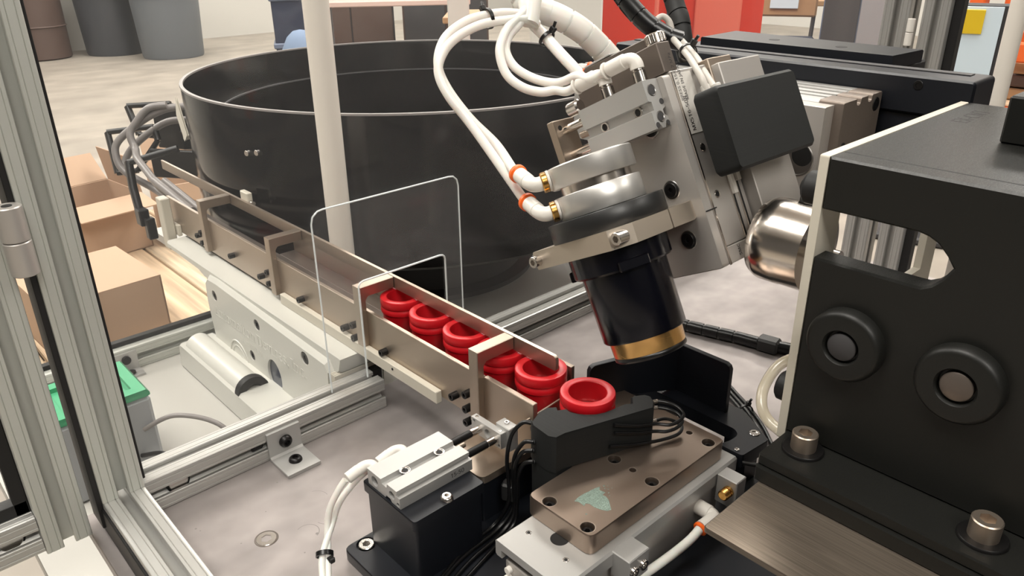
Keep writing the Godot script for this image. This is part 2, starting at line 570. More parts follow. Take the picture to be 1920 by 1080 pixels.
func cell_frame() -> void:
	var m := MB.new()
	var t := thing("machine_table", "grey metal machine table plate under the whole cell", "table", V(-100, -560, -560))
	m.prism(circ2([-762, -98, 700, -98, 700, -1340, -762, -1340]), Vector3.ZERO, V(0, 0, 1), V(1, 0, 0), -14, 0, 0.8)
	part(t, "plate", m, mats.plate)
	m = MB.new()
	m.span(V(-700, -540, -1000), V(640, -14, -200), 4)
	part(t, "cabinet", m, mats.cream)
	m = MB.new()
	for x in [-690, 620]:
		for z in [-990, -210]: m.cyl(V(x, -560, z), Vector3.UP, 25, 22)
	part(t, "foot", m, mats.rubber)
	m = MB.new()
	m.screw(V(-603, -3.5, -222), Vector3.UP, 10.5, 4.0, 5.5)
	part(t, "cap_screw", m, mats.steel, "bright socket screw sunk in the plate")
	m = MB.new()
	m.lathe([Vector2(10.4, 0.3), Vector2(11.3, 0.4), Vector2(11.6, 0.05)], V(-603, 0, -222), Vector3.UP, 28)
	part(t, "screw_hole_rim", m, mats.bronze_dark)
	m = MB.new()
	m.lathe([Vector2(10.6, 0.06), Vector2(11.3, 0.06)], V(-591, 0, -283), Vector3.DOWN, 20, 0.3, 2.6)
	m.lathe([Vector2(12, -0.06), Vector2(12.6, -0.06)], V(-591, 0, -283), Vector3.DOWN, 20, 3.3, 5.2)
	m.lathe([Vector2(11, -0.06), Vector2(11.8, -0.06)], V(-583, 0, -256), Vector3.DOWN, 20, 0.2, 3.4)
	m.lathe([Vector2(14, -0.06), Vector2(14.5, -0.06)], V(-622, 0, -286), Vector3.DOWN, 20, 1.0, 2.4)
	for q in [[-665, -177, 1.2], [-659, -179, 0.8], [-614, -201, 0.8], [-675, -271, 0.9], [-640, -240, 0.7], [-575, -262, 1.6], [-722, -432, 1.3], [-600, -300, 0.8], [-560, -240, 0.9]]: m.cyl(V(q[0], -0.05, q[1]), Vector3.UP, q[2], 0.12, 0.02, 7)
	part(t, "scuff_mark", m, mats.tape, "dark scuffs and specks on the plate")
	# lower frame rail under the door
	m = MB.new(); extrusion(m, V(-760, -150, -70), V(640, -150, -70), V(0, 1, 0))
	solo("frame_rail", "silver frame rail low down under the left edge of the table plate", "frame rail", m, mats.extrusion, V(-760, -170, -70))
	# corner post and the rail it stands on
	t = thing("corner_post", "tall slotted aluminium corner post at the left of the clear panel", "post", V(-731, 40, -132))
	m = MB.new(); extrusion(m, V(-731, 40.2, -132), V(-731, 1300, -132), V(1, 0, 0))
	part(t, "profile", m, mats.extrusion_matte)
	m = MB.new(); m.span(V(-740, 42, -156.5), V(-722, 1300, -152), 0.5)
	part(t, "gasket", m, mats.gasket, "black rubber gasket")
	m = MB.new(); m.span(V(-744, 12, -112), V(-713, 1300, -107), 0.5)
	part(t, "door_seal", m, mats.gasket, "black door seal strip")
	t = thing("floor_rail", "slotted aluminium rail on the table running towards the viewer from the corner post", "rail", V(-400, 0, -132))
	m = MB.new(); extrusion(m, V(-751, 20, -132), V(300, 20, -132), V(0, 0, 1))
	part(t, "profile", m, mats.extrusion)
	m = MB.new(); m.span(V(-740, 4, -112), V(300, 34, -109.5), 0.5)
	part(t, "slot_cover", m, mats.gasket)
	# rail under the clear panel, left of the chute
	t = thing("panel_rail", "slotted aluminium rail under the clear panel with the bent foot bracket", "rail", V(-736, 0, -300))
	m = MB.new(); extrusion(m, V(-736, 20, -152.5), V(-736, 20, -442), V(1, 0, 0))
	part(t, "profile", m, mats.extrusion)
	m = MB.new()
	m.cyl(V(-727, 20, -186), V(1, 0, 0), 10.5, 5, 1.0)
	part(t, "slot_bolt", m, mats.steel)
	m = MB.new(); m.lathe([Vector2(10.6, 3), Vector2(12.4, 3.4), Vector2(12.6, 0)], V(-727, 20, -186), V(1, 0, 0), 28)
	part(t, "slot_bolt_seal", m, mats.rubber)
	m = MB.new(); m.span(V(-727, 16, -281), V(-722, 24, -268), 1)
	part(t, "slot_nut", m, mats.gasket)
	t = thing("panel_rail", "slotted aluminium rail under the clear panel behind the red bushings", "rail", V(-736, 0, -800))
	m = MB.new(); extrusion(m, V(-736, 20, -592), V(-736, 20, -1320), V(1, 0, 0))
	part(t, "profile", m, mats.extrusion)
	# bent foot bracket
	t = thing("foot_bracket", "small bent aluminium bracket joining the rail to the table with two black bolts", "bracket", V(-700, 0, -302))
	m = MB.new()
	m.prism(pv([-716, 36, -716, 3, -714, 0.2, -671, 0.2, -671, 4.2, -709.5, 4.2, -711.8, 6.4, -711.8, 36]), V(0, 0, -323), V(1, 0, 0), V(0, 1, 0), 0, 40, 0.7)
	part(t, "bracket_body", m, mats.alu)
	m = MB.new(); m.screw(V(-711.8, 20, -303), V(1, 0, 0), 7.6, 5.5, 3.4, 1.0)
	part(t, "bolt", m, mats.black_screw, "black button head bolt")
	m = MB.new(); m.screw(V(-692, 4.2, -303), V(0, 1, 0), 7.6, 4.5, 3.4, 1.0)
	part(t, "bolt", m, mats.black_screw, "black button head bolt")
	# clear panel with the notch for the chute
	t = thing("safety_screen", "large clear plastic panel between the table and the bowl feeder", "panel", V(-736, 20, -600))
	var notch := [[-430, 163], [-431, 165.5], [-433.5, 168], [-437, 169], [-551, 169], [-555.5, 168], [-558, 165.5], [-559, 162]]
	var po := [-154, 30, -154, 1290]
	po += [-1300, 1290, -1300, 30, -559, 30]
	for i in range(notch.size() - 1, -1, -1): po += notch[i]
	po += [-430, 30]
	m = MB.new()
	m.prism(pv(po), V(-734.5, 0, 0), V(0, 0, 1), V(0, 1, 0), 0, 4.5)
	part(t, "sheet", m, mats.clear)
	# cover plate round the chute: rounded outside, the same notch inside
	t = thing("notch_cover", "small clear rounded cover sheet on the panel round the chute opening", "panel", V(-732, 40, -480))
	var pc := [-430, 41, -379, 41, -379, 256, -380, 261, -383.5, 265.5, -389, 268, -572, 268, -578, 266.5, -582.5, 262, -584.5, 256, -584.5, 41, -559, 41]
	for i in range(notch.size() - 1, -1, -1): pc += notch[i]
	m = MB.new(); m.prism(pv(pc), V(-731.3, 0, 0), V(0, 0, 1), V(0, 1, 0), 0, 3)
	part(t, "sheet", m, mats.clear)
	m = MB.new()
	var outer := [V(-733, 41, -379), V(-733, 254, -379), V(-733, 262, -381.5), V(-733, 267, -388), V(-733, 268, -395), V(-733, 268, -570), V(-733, 267, -577), V(-733, 262, -582.5), V(-733, 254, -584.5), V(-733, 41, -584.5)]
	m.tube(outer, 1.0, 4, 8, false)
	part(t, "cut_edge", m, mats.clear_edge, "bright sawn outer edge")
	m = MB.new()
	var inner := [V(-734, 41, -430)]
	for q in notch: inner.append(V(-734, q[1], q[0]))
	inner.append(V(-734, 41, -559))
	m.tube(inner, 1.25, 4, 8, false)
	part(t, "notch_edge", m, mats.clear_edge, "bright sawn inner edge")
	# hinged door at far left
	t = thing("guard_door", "hinged door frame of slotted aluminium at the far left edge", "door", V(-731, 13, 0))
	m = MB.new(); extrusion(m, V(-731, 13, -77), V(-731, 1290, -77), V(1, 0, 0))
	part(t, "stile", m, mats.extrusion_matte)
	m = MB.new(); extrusion(m, V(-731, 37, -56.5), V(-731, 37, 420), V(1, 0, 0))
	part(t, "bottom_rail", m, mats.extrusion)
	m = MB.new(); m.cyl(V(-725, 37, -34), V(1, 0, 0), 10.5, 5, 1.0)
	part(t, "slot_bolt", m, mats.steel)
	m = MB.new(); m.lathe([Vector2(10.6, 3), Vector2(12.4, 3.4), Vector2(12.6, 0)], V(-725, 37, -34), V(1, 0, 0), 28)
	part(t, "slot_bolt_seal", m, mats.rubber)
	m = MB.new(); m.span(V(-738, 57, -56), V(-724, 70, 420), 0.5); m.span(V(-738, 57, -56.5), V(-724, 1290, -45), 0.5)
	part(t, "gasket", m, mats.gasket, "black rubber gasket round the pane")
	m = MB.new(); m.prism(pv([-46, 60, 420, 60, 420, 1290, -46, 1290]), V(-729, 0, 0), V(0, 0, 1), V(0, 1, 0), 0, 4.5)
	part(t, "pane", m, mats.clear)
	m = MB.new()
	m.cyl(V(-703, 318.6, -104), Vector3.UP, 10.5, 29, 0.8); m.cyl(V(-703, 289, -104), Vector3.UP, 10.5, 29, 0.8)
	m.span(V(-711, 300, -112), V(-706, 340, -95), 0.5)
	part(t, "hinge", m, mats.alu_dark, "grey barrel hinge")
	m = MB.new(); m.cyl(V(-703, 347.4, -104), Vector3.UP, 4, 0.6, 0.1)
	part(t, "hinge_pin", m, mats.hole)
	# rear posts
	t = thing("rear_post", "far slotted aluminium post behind the black beam, left of the pair", "post", V(-520, 0, -1300))
	m = MB.new(); extrusion(m, V(-520, 0, -1300), V(-520, 1290, -1300), V(1, 0, 0))
	part(t, "profile", m, mats.extrusion)
	m = MB.new()
	m.cyl(V(-494, 397, -1278), Vector3.UP, 5.5, 19, 0.5); m.cyl(V(-494, 377, -1278), Vector3.UP, 5.5, 19, 0.5)
	part(t, "hinge", m, mats.fitting)
	t = thing("rear_post", "far slotted aluminium post behind the black beam, right of the pair", "post", V(-463, 0, -1300))
	m = MB.new(); extrusion(m, V(-463, 0, -1300), V(-463, 1290, -1300), V(1, 0, 0), 38)
	part(t, "profile", m, mats.extrusion)
	m = MB.new(); m.span(V(-443.5, 0, -1308), V(-430, 1290, -1292), 0.5)
	part(t, "gasket", m, mats.gasket)
	t = thing("rear_screen", "clear plastic panel across the back of the cell behind the black beam", "panel", V(-640, 2, -1302))
	m = MB.new()
	m.span(V(-734, 2, -1304), V(-541, 1290, -1300), 0)
	part(t, "sheet", m, mats.clear)
	# slim white pipe
	m = MB.new(); m.cyl(V(-250, 0, -900), Vector3.UP, 8.5, 1290, 0.5)
	solo("white_pipe", "slim white pipe standing behind the black machine at the right", "pipe", m, mats.pole, V(-250, 0, -900))

func circ2(a: Array) -> PackedVector2Array:
	# x,z list -> (z,x) pairs for a prism with X = +z and Y = +x, rising along +y
	var o := PackedVector2Array()
	for i in range(0, a.size(), 2): o.append(Vector2(a[i + 1], a[i]))
	return o

func plank_box(t: Node3D, called: String, a: Vector3, z: Vector3, mat: Material) -> void:
	var m := MB.new(); m.span(a, z, 3); part(t, called, m, mat)

func carton(called_label: String, base: Vector3, s: Vector3, turn: float, flaps: Array, open := true) -> void:
	# s: width (along local x), height, depth; flaps: list of [side 0..3, length, angle]
	var t := thing("cardboard_box", called_label, "box", base)
	t.rotation.y = turn
	org = Vector3.ZERO
	var th := 5.0
	var m := MB.new()
	m.span(V(-s.x / 2, 0, -s.z / 2), V(s.x / 2, th, s.z / 2), 0.5)
	m.span(V(-s.x / 2, 0, s.z / 2 - th), V(s.x / 2, s.y, s.z / 2), 0.5)
	m.span(V(-s.x / 2, 0, -s.z / 2), V(s.x / 2, s.y, -s.z / 2 + th), 0.5)
	m.span(V(-s.x / 2, 0, -s.z / 2), V(-s.x / 2 + th, s.y, s.z / 2), 0.5)
	m.span(V(s.x / 2 - th, 0, -s.z / 2), V(s.x / 2, s.y, s.z / 2), 0.5)
	if not open: m.span(V(-s.x / 2, s.y, -s.z / 2), V(s.x / 2, s.y + th, s.z / 2), 0.5)
	part(t, "body", m, mats.cardboard)
	for f in flaps:
		m = MB.new()
		var out: Vector3 = [V(0, 0, 1), V(1, 0, 0), V(0, 0, -1), V(-1, 0, 0)][f[0]]
		var along := V(0, 1, 0).cross(out)
		var half: float = s.x / 2 if f[0] % 2 == 0 else s.z / 2
		var dist: float = s.z / 2 if f[0] % 2 == 0 else s.x / 2
		var a: float = deg_to_rad(f[2])
		var dir := out * sin(a) + V(0, 1, 0) * cos(a)
		var B := Basis(along, dir, along.cross(dir))
		m.box(out * dist + V(0, s.y, 0) + dir * (f[1] / 2.0), V(half * 2 - 8, f[1], 4), 0.5, B)
		part(t, "flap", m, mats.cardboard)

func floor_things() -> void:
	# timber deck with open boxes on it, seen low down through the clear panel
	var t := thing("timber_pallet", "wide pale timber pallet on the floor carrying the open boxes", "pallet", V(-2500, -560, -600))
	for k in 9:
		var z := -1500.0 + k * 152.0
		plank_box(t, "plank", V(-3050, -440, z), V(-1960, -418, z + 144), mats.wood_a if k % 2 == 0 else mats.wood_b)
	for x in [-2980.0, -2520.0, -2040.0]:
		plank_box(t, "stringer", V(x - 45, -560, -1500), V(x + 45, -440, -140), mats.wood_b)
	carton("open cardboard box with raised flaps on the timber pallet, left of the pair", V(-2760, -418, -640), V(250, 190, 250), 0.12, [[2, 120, -8], [3, 120, 50], [1, 110, 100], [0, 60, 175]])
	carton("open cardboard box in shade on the timber pallet behind the first box", V(-2700, -418, -965), V(260, 210, 260), -0.2, [[2, 110, 5], [3, 110, 30], [1, 60, 170]])
	carton("large closed cardboard box low at the near edge of the timber pallet", V(-2140, -418, -440), V(300, 150, 280), 0.05, [], false)
	# platform of the feeder
	t = thing("feeder_platform", "pale grey platform outside the clear panel under the bowl feeder", "platform", V(-1400, -560, -900))
	var m := MB.new()
	m.prism(circ2([-764, -60, -764, -1560, -1900, -1560, -1900, -560, -1275, -560, -1275, -60]), Vector3.ZERO, V(0, 0, 1), V(1, 0, 0), -125, -105, 1)
	part(t, "deck", m, mats.deck)
	m = MB.new(); m.span(V(-1820, -560, -1480), V(-800, -125, -640), 4); m.span(V(-1240, -560, -640), V(-800, -125, -100), 4)
	part(t, "cabinet", m, mats.gray_panel)
	t = thing("platform_rail", "aluminium rail along the far edge of the feeder platform with a black strip on top", "rail", V(-1255, -105, -300))
	m = MB.new(); extrusion(m, V(-1255, -85, -60), V(-1255, -85, -555), V(1, 0, 0))
	part(t, "profile", m, mats.extrusion_matte)
	m = MB.new(); m.span(V(-1261, -65, -555), V(-1249, -57, -60), 0.5)
	part(t, "black_strip", m, mats.gasket)
	m = MB.new(); m.prism(pv([-1235, -70, -1235, -105, -1205, -105, -1205, -101, -1231, -101, -1231, -70]), V(0, 0, -300), V(1, 0, 0), V(0, 1, 0), 0, 36)
	part(t, "bracket", m, mats.alu)
	m = MB.new(); m.cyl(V(-1231, -82, -282), V(1, 0, 0), 7, 4); m.cyl(V(-1217, -101, -282), V(0, 1, 0), 7, 4)
	part(t, "bolt", m, mats.black_screw)
	# control box with green lid
	t = thing("control_box", "grey control box with a green lid and yellow tag behind the corner post", "control box", V(-985, -105, -175))
	m = MB.new(); m.span(V(-1040, -105, -232), V(-935, 8, -120), 4)
	part(t, "body", m, mats.box_gray)
	m = MB.new(); m.prism(circ2([-1040, -120, -935, -120, -935, -232, -1040, -232]), Vector3.ZERO, V(0, 0, 1), V(1, 0, 0), 8, 18, 3, [[circ2([-1022, -136, -953, -136, -953, -216, -1022, -216]), 6.0]])
	part(t, "lid", m, mats.green, "green lid with a raised border")
	m = MB.new(); m.span(V(-935, -62, -190), V(-934, -22, -172), 0.2)
	part(t, "tag", m, mats.yellow, "yellow tag")
	m = MB.new()
	m.tube([V(-935, -35, -215), V(-915, -20, -250), V(-880, -35, -290), V(-855, -80, -310), V(-850, -100, -313)], 3.2)
	solo("grey_cable", "thin grey cable arching from the control box down to the platform", "cable", m, mats.hose_gray, V(-890, -100, -280))
	m = MB.new()
	m.tube([V(-934, -70, -205), V(-905, -62, -225), V(-885, -80, -232), V(-880, -104, -233)], 3.0)
	solo("black_cable", "short black cable looping from the foot of the control box", "cable", m, mats.cable, V(-900, -100, -222))

func block(t: Node3D, called: String, c: Vector3, s: Vector3, mat: Material, turn := 0.0, b := 8.0) -> void:
	var m := MB.new()
	m.box(c, s, b, Basis(Vector3.UP, turn))
	part(t, called, m, mat)

func background() -> void:
	# bins and machines across the hall
	for k in 2:
		var c: Vector3 = [V(-8300, -560, -3020), V(-8980, -560, -2700)][k]
		var o := thing("waste_bin", ["large round grey bin on the far floor, right of the pair", "darker round bin on the far floor, left of the pair"][k], "bin", c)
		var b := MB.new()
		b.lathe([Vector2(0, 0), Vector2(280, 0), Vector2(290, 20), Vector2(335, 860), Vector2(352, 870), Vector2(352, 910), Vector2(325, 910), Vector2(320, 860), Vector2(270, 40), Vector2(0, 30)], c, Vector3.UP, 40)
		part(o, "body", b, [mats.bin_gray, mats.bin_dark][k])
		b = MB.new(); b.lathe([Vector2(330, 600), Vector2(366, 600), Vector2(372, 900), Vector2(330, 905)], c, Vector3.UP, 40)
		part(o, "liner", b, [mats.bin_dark, mats.gasket][k], "dark bin liner folded over the rim")
	var t := thing("brown_barrel", "dark brown barrel on the far floor beside the darker bin", "barrel", V(-9150, -560, -2020))
	var m := MB.new()
	m.lathe([Vector2(0, 0), Vector2(260, 0), Vector2(280, 15), Vector2(280, 300), Vector2(292, 310), Vector2(280, 320), Vector2(280, 600), Vector2(292, 610), Vector2(280, 620), Vector2(280, 890), Vector2(265, 900), Vector2(0, 895)], V(-9150, -560, -2020), Vector3.UP, 36)
	part(t, "drum", m, mats.brown)
	t = thing("pallet_truck", "dark hand pallet truck parked on the far floor at the left", "pallet truck", V(-8700, -560, -1350))
	for s in [-1, 1]: block(t, "fork", V(-8300, -430, -1350 + s * 170), V(900, 60, 150), mats.dark_gray)
	block(t, "pump_body", V(-8860, -300, -1350), V(240, 480, 420), mats.navy_cloth)
	m = MB.new(); m.tube([V(-8890, -100, -1350), V(-8920, 300, -1350), V(-8940, 640, -1350)], 24, 3); m.tube([V(-8940, 640, -1490), V(-8940, 700, -1350), V(-8940, 640, -1210)], 20, 4)
	part(t, "tiller", m, mats.dark_gray)
	for z in [-1520.0, -1180.0]:
		m = MB.new(); m.cyl(V(-7950, -500, z - 40), V(0, 0, 1), 60, 80, 4); part(t, "wheel", m, mats.rubber)
	m = MB.new(); m.cyl(V(-8860, -470, -1410), V(0, 0, 1), 90, 120, 4)
	part(t, "wheel", m, mats.rubber)
	t = thing("tool_trolley", "dark tool trolley against the far wall at the upper left", "trolley", V(-9280, -560, -820))
	block(t, "cabinet_body", V(-9280, -60, -820), V(380, 800, 600), mats.navy_cloth)
	for k in 3: block(t, "drawer", V(-9085, -250 + k * 220, -820), V(20, 190, 560), mats.dark_gray)
	for z in [-1040.0, -600.0]:
		for x in [-9150.0, -9400.0]:
			m = MB.new(); m.cyl(V(x, -510, z - 30), V(0, 0, 1), 50, 60, 4); part(t, "castor", m, mats.rubber)
	# clutter above the bowl feeder
	workbench("long workbench with a pale pink top above the bowl feeder", V(-5347, -560, -3694), 1150, 600, 650, mats.desk_pink, mats.gray_panel)
	for k in 2:
		var c: Vector3 = [V(-6480, -560, -4000), V(-5900, -560, -4640)][k]
		t = thing("steel_cabinet", ["dark grey steel cabinet behind the pink topped workbench, left of the pair", "brown steel cabinet behind the pink topped workbench, right of the pair"][k], "cabinet", c)
		var w := atan2(-c.x, -c.z)
		var F := Basis(Vector3.UP, w)
		block(t, "cabinet_body", c + V(0, 500, 0), V(760, 1000, 420), [mats.dark_gray, mats.brown][k], w)
		for s in [-1, 1]: block(t, "door", c + V(0, 500, 0) + F * V(s * 185, 0, 218), V(360, 920, 16), [mats.brown, mats.dark_gray][k], w)
	t = thing("paper_sack", "pale bluish sack slumped on the floor beside the long workbench", "sack", V(-5110, -560, -2740))
	m = MB.new()
	m.lathe([Vector2(0, 0), Vector2(130, 0), Vector2(155, 60), Vector2(150, 220), Vector2(135, 380), Vector2(95, 460), Vector2(50, 500), Vector2(0, 510)], V(-5110, -560, -2740), Vector3.UP, 24)
	part(t, "bag", m, mats.denim)
	t = thing("blue_crate", "dark blue crate stood on end above the pale sack", "crate", V(-5575, -560, -2930))
	block(t, "crate_body", V(-5575, 60, -2930), V(260, 1240, 260), mats.navy_cloth, 1.08)
	for k in 3: block(t, "rim", V(-5575, -200 + k * 330, -2930), V(290, 40, 290), mats.blue_gray, 1.08)
	t = thing("white_post", "pale boxed post between the two workbenches", "post", V(-3570, -560, -2900))
	block(t, "column_body", V(-3570, 200, -2900), V(120, 1500, 120), mats.wallp, 0.89)
	block(t, "foot", V(-3570, -545, -2900), V(240, 30, 240), mats.gray_panel, 0.89)
	workbench("workbench with a brown top behind the white air tubes", V(-3800, -560, -3560), 900, 500, 640, mats.desk, mats.brown)
	t = thing("tall_panel", "tall pale panel standing behind the white spiral hose", "panel", V(-2340, -560, -2473))
	block(t, "board", V(-2340, 100, -2473), V(300, 1320, 40), mats.wallp, 0.76)
	block(t, "foot", V(-2340, -540, -2473), V(320, 40, 220), mats.dark_gray, 0.76)
	# red machines behind the black beam
	for k in 2:
		var c: Vector3 = [V(-2494, -560, -2998), V(-2490, -560, -3742)][k]
		t = thing("red_machine", ["salmon red machine cabinet behind the black spiral cable", "bright red machine cabinet with a blue side strip behind the black beam"][k], "machine", c)
		var w := atan2(-c.x, -c.z)
		var F := Basis(Vector3.UP, w)
		block(t, "housing", c + V(0, 640, 0), V([350, 520][k], 1280, 380), [mats.salmon, mats.red_machine][k], w)
		block(t, "hatch", c + F * V(40, 760, 196), V(230, 420, 20), [mats.red_machine, mats.salmon][k], w)
		block(t, "plinth", c + V(0, 20, 0), V([370, 540][k], 40, 400), mats.dark_gray, w)
		if k == 1: block(t, "side_strip", c + F * V(-190, 640, 194), V(50, 1180, 16), mats.blue_gray, w)
	# chair
	var cc := V(-2580, -560, -4630)
	t = thing("chair", "tan backed chair with a dark blue seat behind the black beam", "chair", cc)
	var cb := Basis(Vector3.UP, 0.5)
	m = MB.new(); m.box(cc + V(0, 450, 0), V(460, 60, 440), 20, cb); part(t, "seat", m, mats.navy_cloth)
	m = MB.new(); m.box(cc + cb * V(0, 760, -210), V(440, 330, 40), 16, cb); part(t, "backrest", m, mats.desk)
	m = MB.new(); m.box(cc + cb * V(20, 730, -180), V(170, 170, 14), 3, cb); part(t, "label_sheet", m, mats.paper)
	for s in [[-1, -1], [1, -1], [-1, 1], [1, 1]]:
		m = MB.new(); m.tube([cc + cb * V(s[0] * 190, 430, s[1] * 180), cc + cb * V(s[0] * 215, 0, s[1] * 205)], 14, 1, 10, false); part(t, "leg", m, mats.dark_gray)
	for s in [-1, 1]:
		m = MB.new(); m.tube([cc + cb * V(s * 200, 420, -200), cc + cb * V(s * 205, 640, -222), cc + cb * V(s * 190, 920, -226)], 13); part(t, "back_post", m, mats.dark_gray)
	workbench("workbench with a brown top behind the tan chair", V(-3190, -560, -5660), 1300, 500, 640, mats.desk, mats.gray_panel)
	var bc := V(-2296, -560, -5107)
	t = thing("blue_cabinet", "blue grey cabinet standing left of the far posts", "cabinet", bc)
	block(t, "cabinet_body", bc + V(0, 660, 0), V(420, 1320, 400), mats.blue_gray, 0.41)
	for s in [-1, 1]: block(t, "door", bc + Basis(Vector3.UP, 0.41) * V(s * 103, 660, 206), V(200, 1220, 14), mats.gray_panel if s == 1 else mats.dark_gray, 0.41)
	# dark control cabinets beyond the right of the cell, out of the frame but mirrored in the clear panels
	for k in 3:
		var kc := V(520.0 + k * 1250.0, -560, -1900.0 - k * 60.0)
		t = thing("control_cabinet", ["dark control cabinet nearest the right side of the cell", "dark control cabinet in the middle of the row right of the cell", "dark control cabinet furthest right in the row beside the cell"][k], "cabinet", kc)
		block(t, "cabinet_body", kc + V(0, 1050, 0), V(1180, 2100, 900), mats.dark_gray)
		for s in [-1, 1]: block(t, "door", kc + V(s * 290, 1060, 458), V(560, 1960, 18), mats.dark_gray)
	# beyond the right hand gap
	t = thing("orange_rack", "orange storage rack loaded with boards at the right edge", "rack", V(-1100, -560, -4600))
	for x in [-1380.0, -560.0]:
		for z in [-4860.0, -4340.0]: block(t, "upright", V(x, 240, z), V(70, 1600, 70), mats.orange_rack)
	for y in [-300.0, 0.0, 300.0]:
		for z in [-4860.0, -4340.0]: block(t, "beam", V(-970, y, z), V(760, 90, 50), mats.orange_rack)
	for k in 5: block(t, "deck_board", V(-970, -245, -4820 + k * 110), V(760, 20, 96), mats.wood_b)
	for k in 3:
		m = MB.new(); m.box(V(-970 + k * 20, -205 + k * 62, -4560), V(640 - k * 60, 54, 300), 6)
		solo("timber_board", ["lowest thick board lying on the orange rack", "middle thick board of the pile on the orange rack", "topmost thick board of the pile on the orange rack"][k], "board", m, mats.desk if k != 1 else mats.brown, V(-970, -232 + k * 62, -4560), "boards on the orange rack")
	t = thing("notice_board", "pale blue board with a yellow square on a dark stand beside the orange rack", "board", V(-1045, -560, -3140))
	block(t, "stand", V(-1015, -120, -3140), V(240, 840, 24), mats.dark_gray, 0.32)
	block(t, "sheet", V(-975, 150, -3132), V(120, 280, 6), mats.paper, 0.32, 1)
	block(t, "yellow_square", V(-998, 240, -3122), V(62, 80, 14), mats.yellow, 0.32, 1)
	block(t, "foot", V(-1015, -545, -3140), V(400, 30, 300), mats.dark_gray, 0.32)

func workbench(label: String, at: Vector3, w: float, d: float, h: float, top: Material, leg: Material) -> void:
	var t := thing("workbench", label, "workbench", at)
	t.rotation.y = atan2(-at.x, -at.z)
	org = Vector3.ZERO
	var m := MB.new(); m.span(V(-w / 2, h - 40, -d / 2), V(w / 2, h, d / 2), 6); part(t, "worktop", m, top)
	for s in [[-1, -1], [1, -1], [-1, 1], [1, 1]]:
		m = MB.new(); m.box(V(s[0] * (w / 2 - 50), h / 2 - 20, s[1] * (d / 2 - 50)), V(60, h - 40, 60), 4); part(t, "leg", m, leg)
	m = MB.new(); m.span(V(-w / 2 + 60, 180, -d / 2 + 40), V(w / 2 - 60, 210, d / 2 - 40), 4); part(t, "shelf", m, leg)

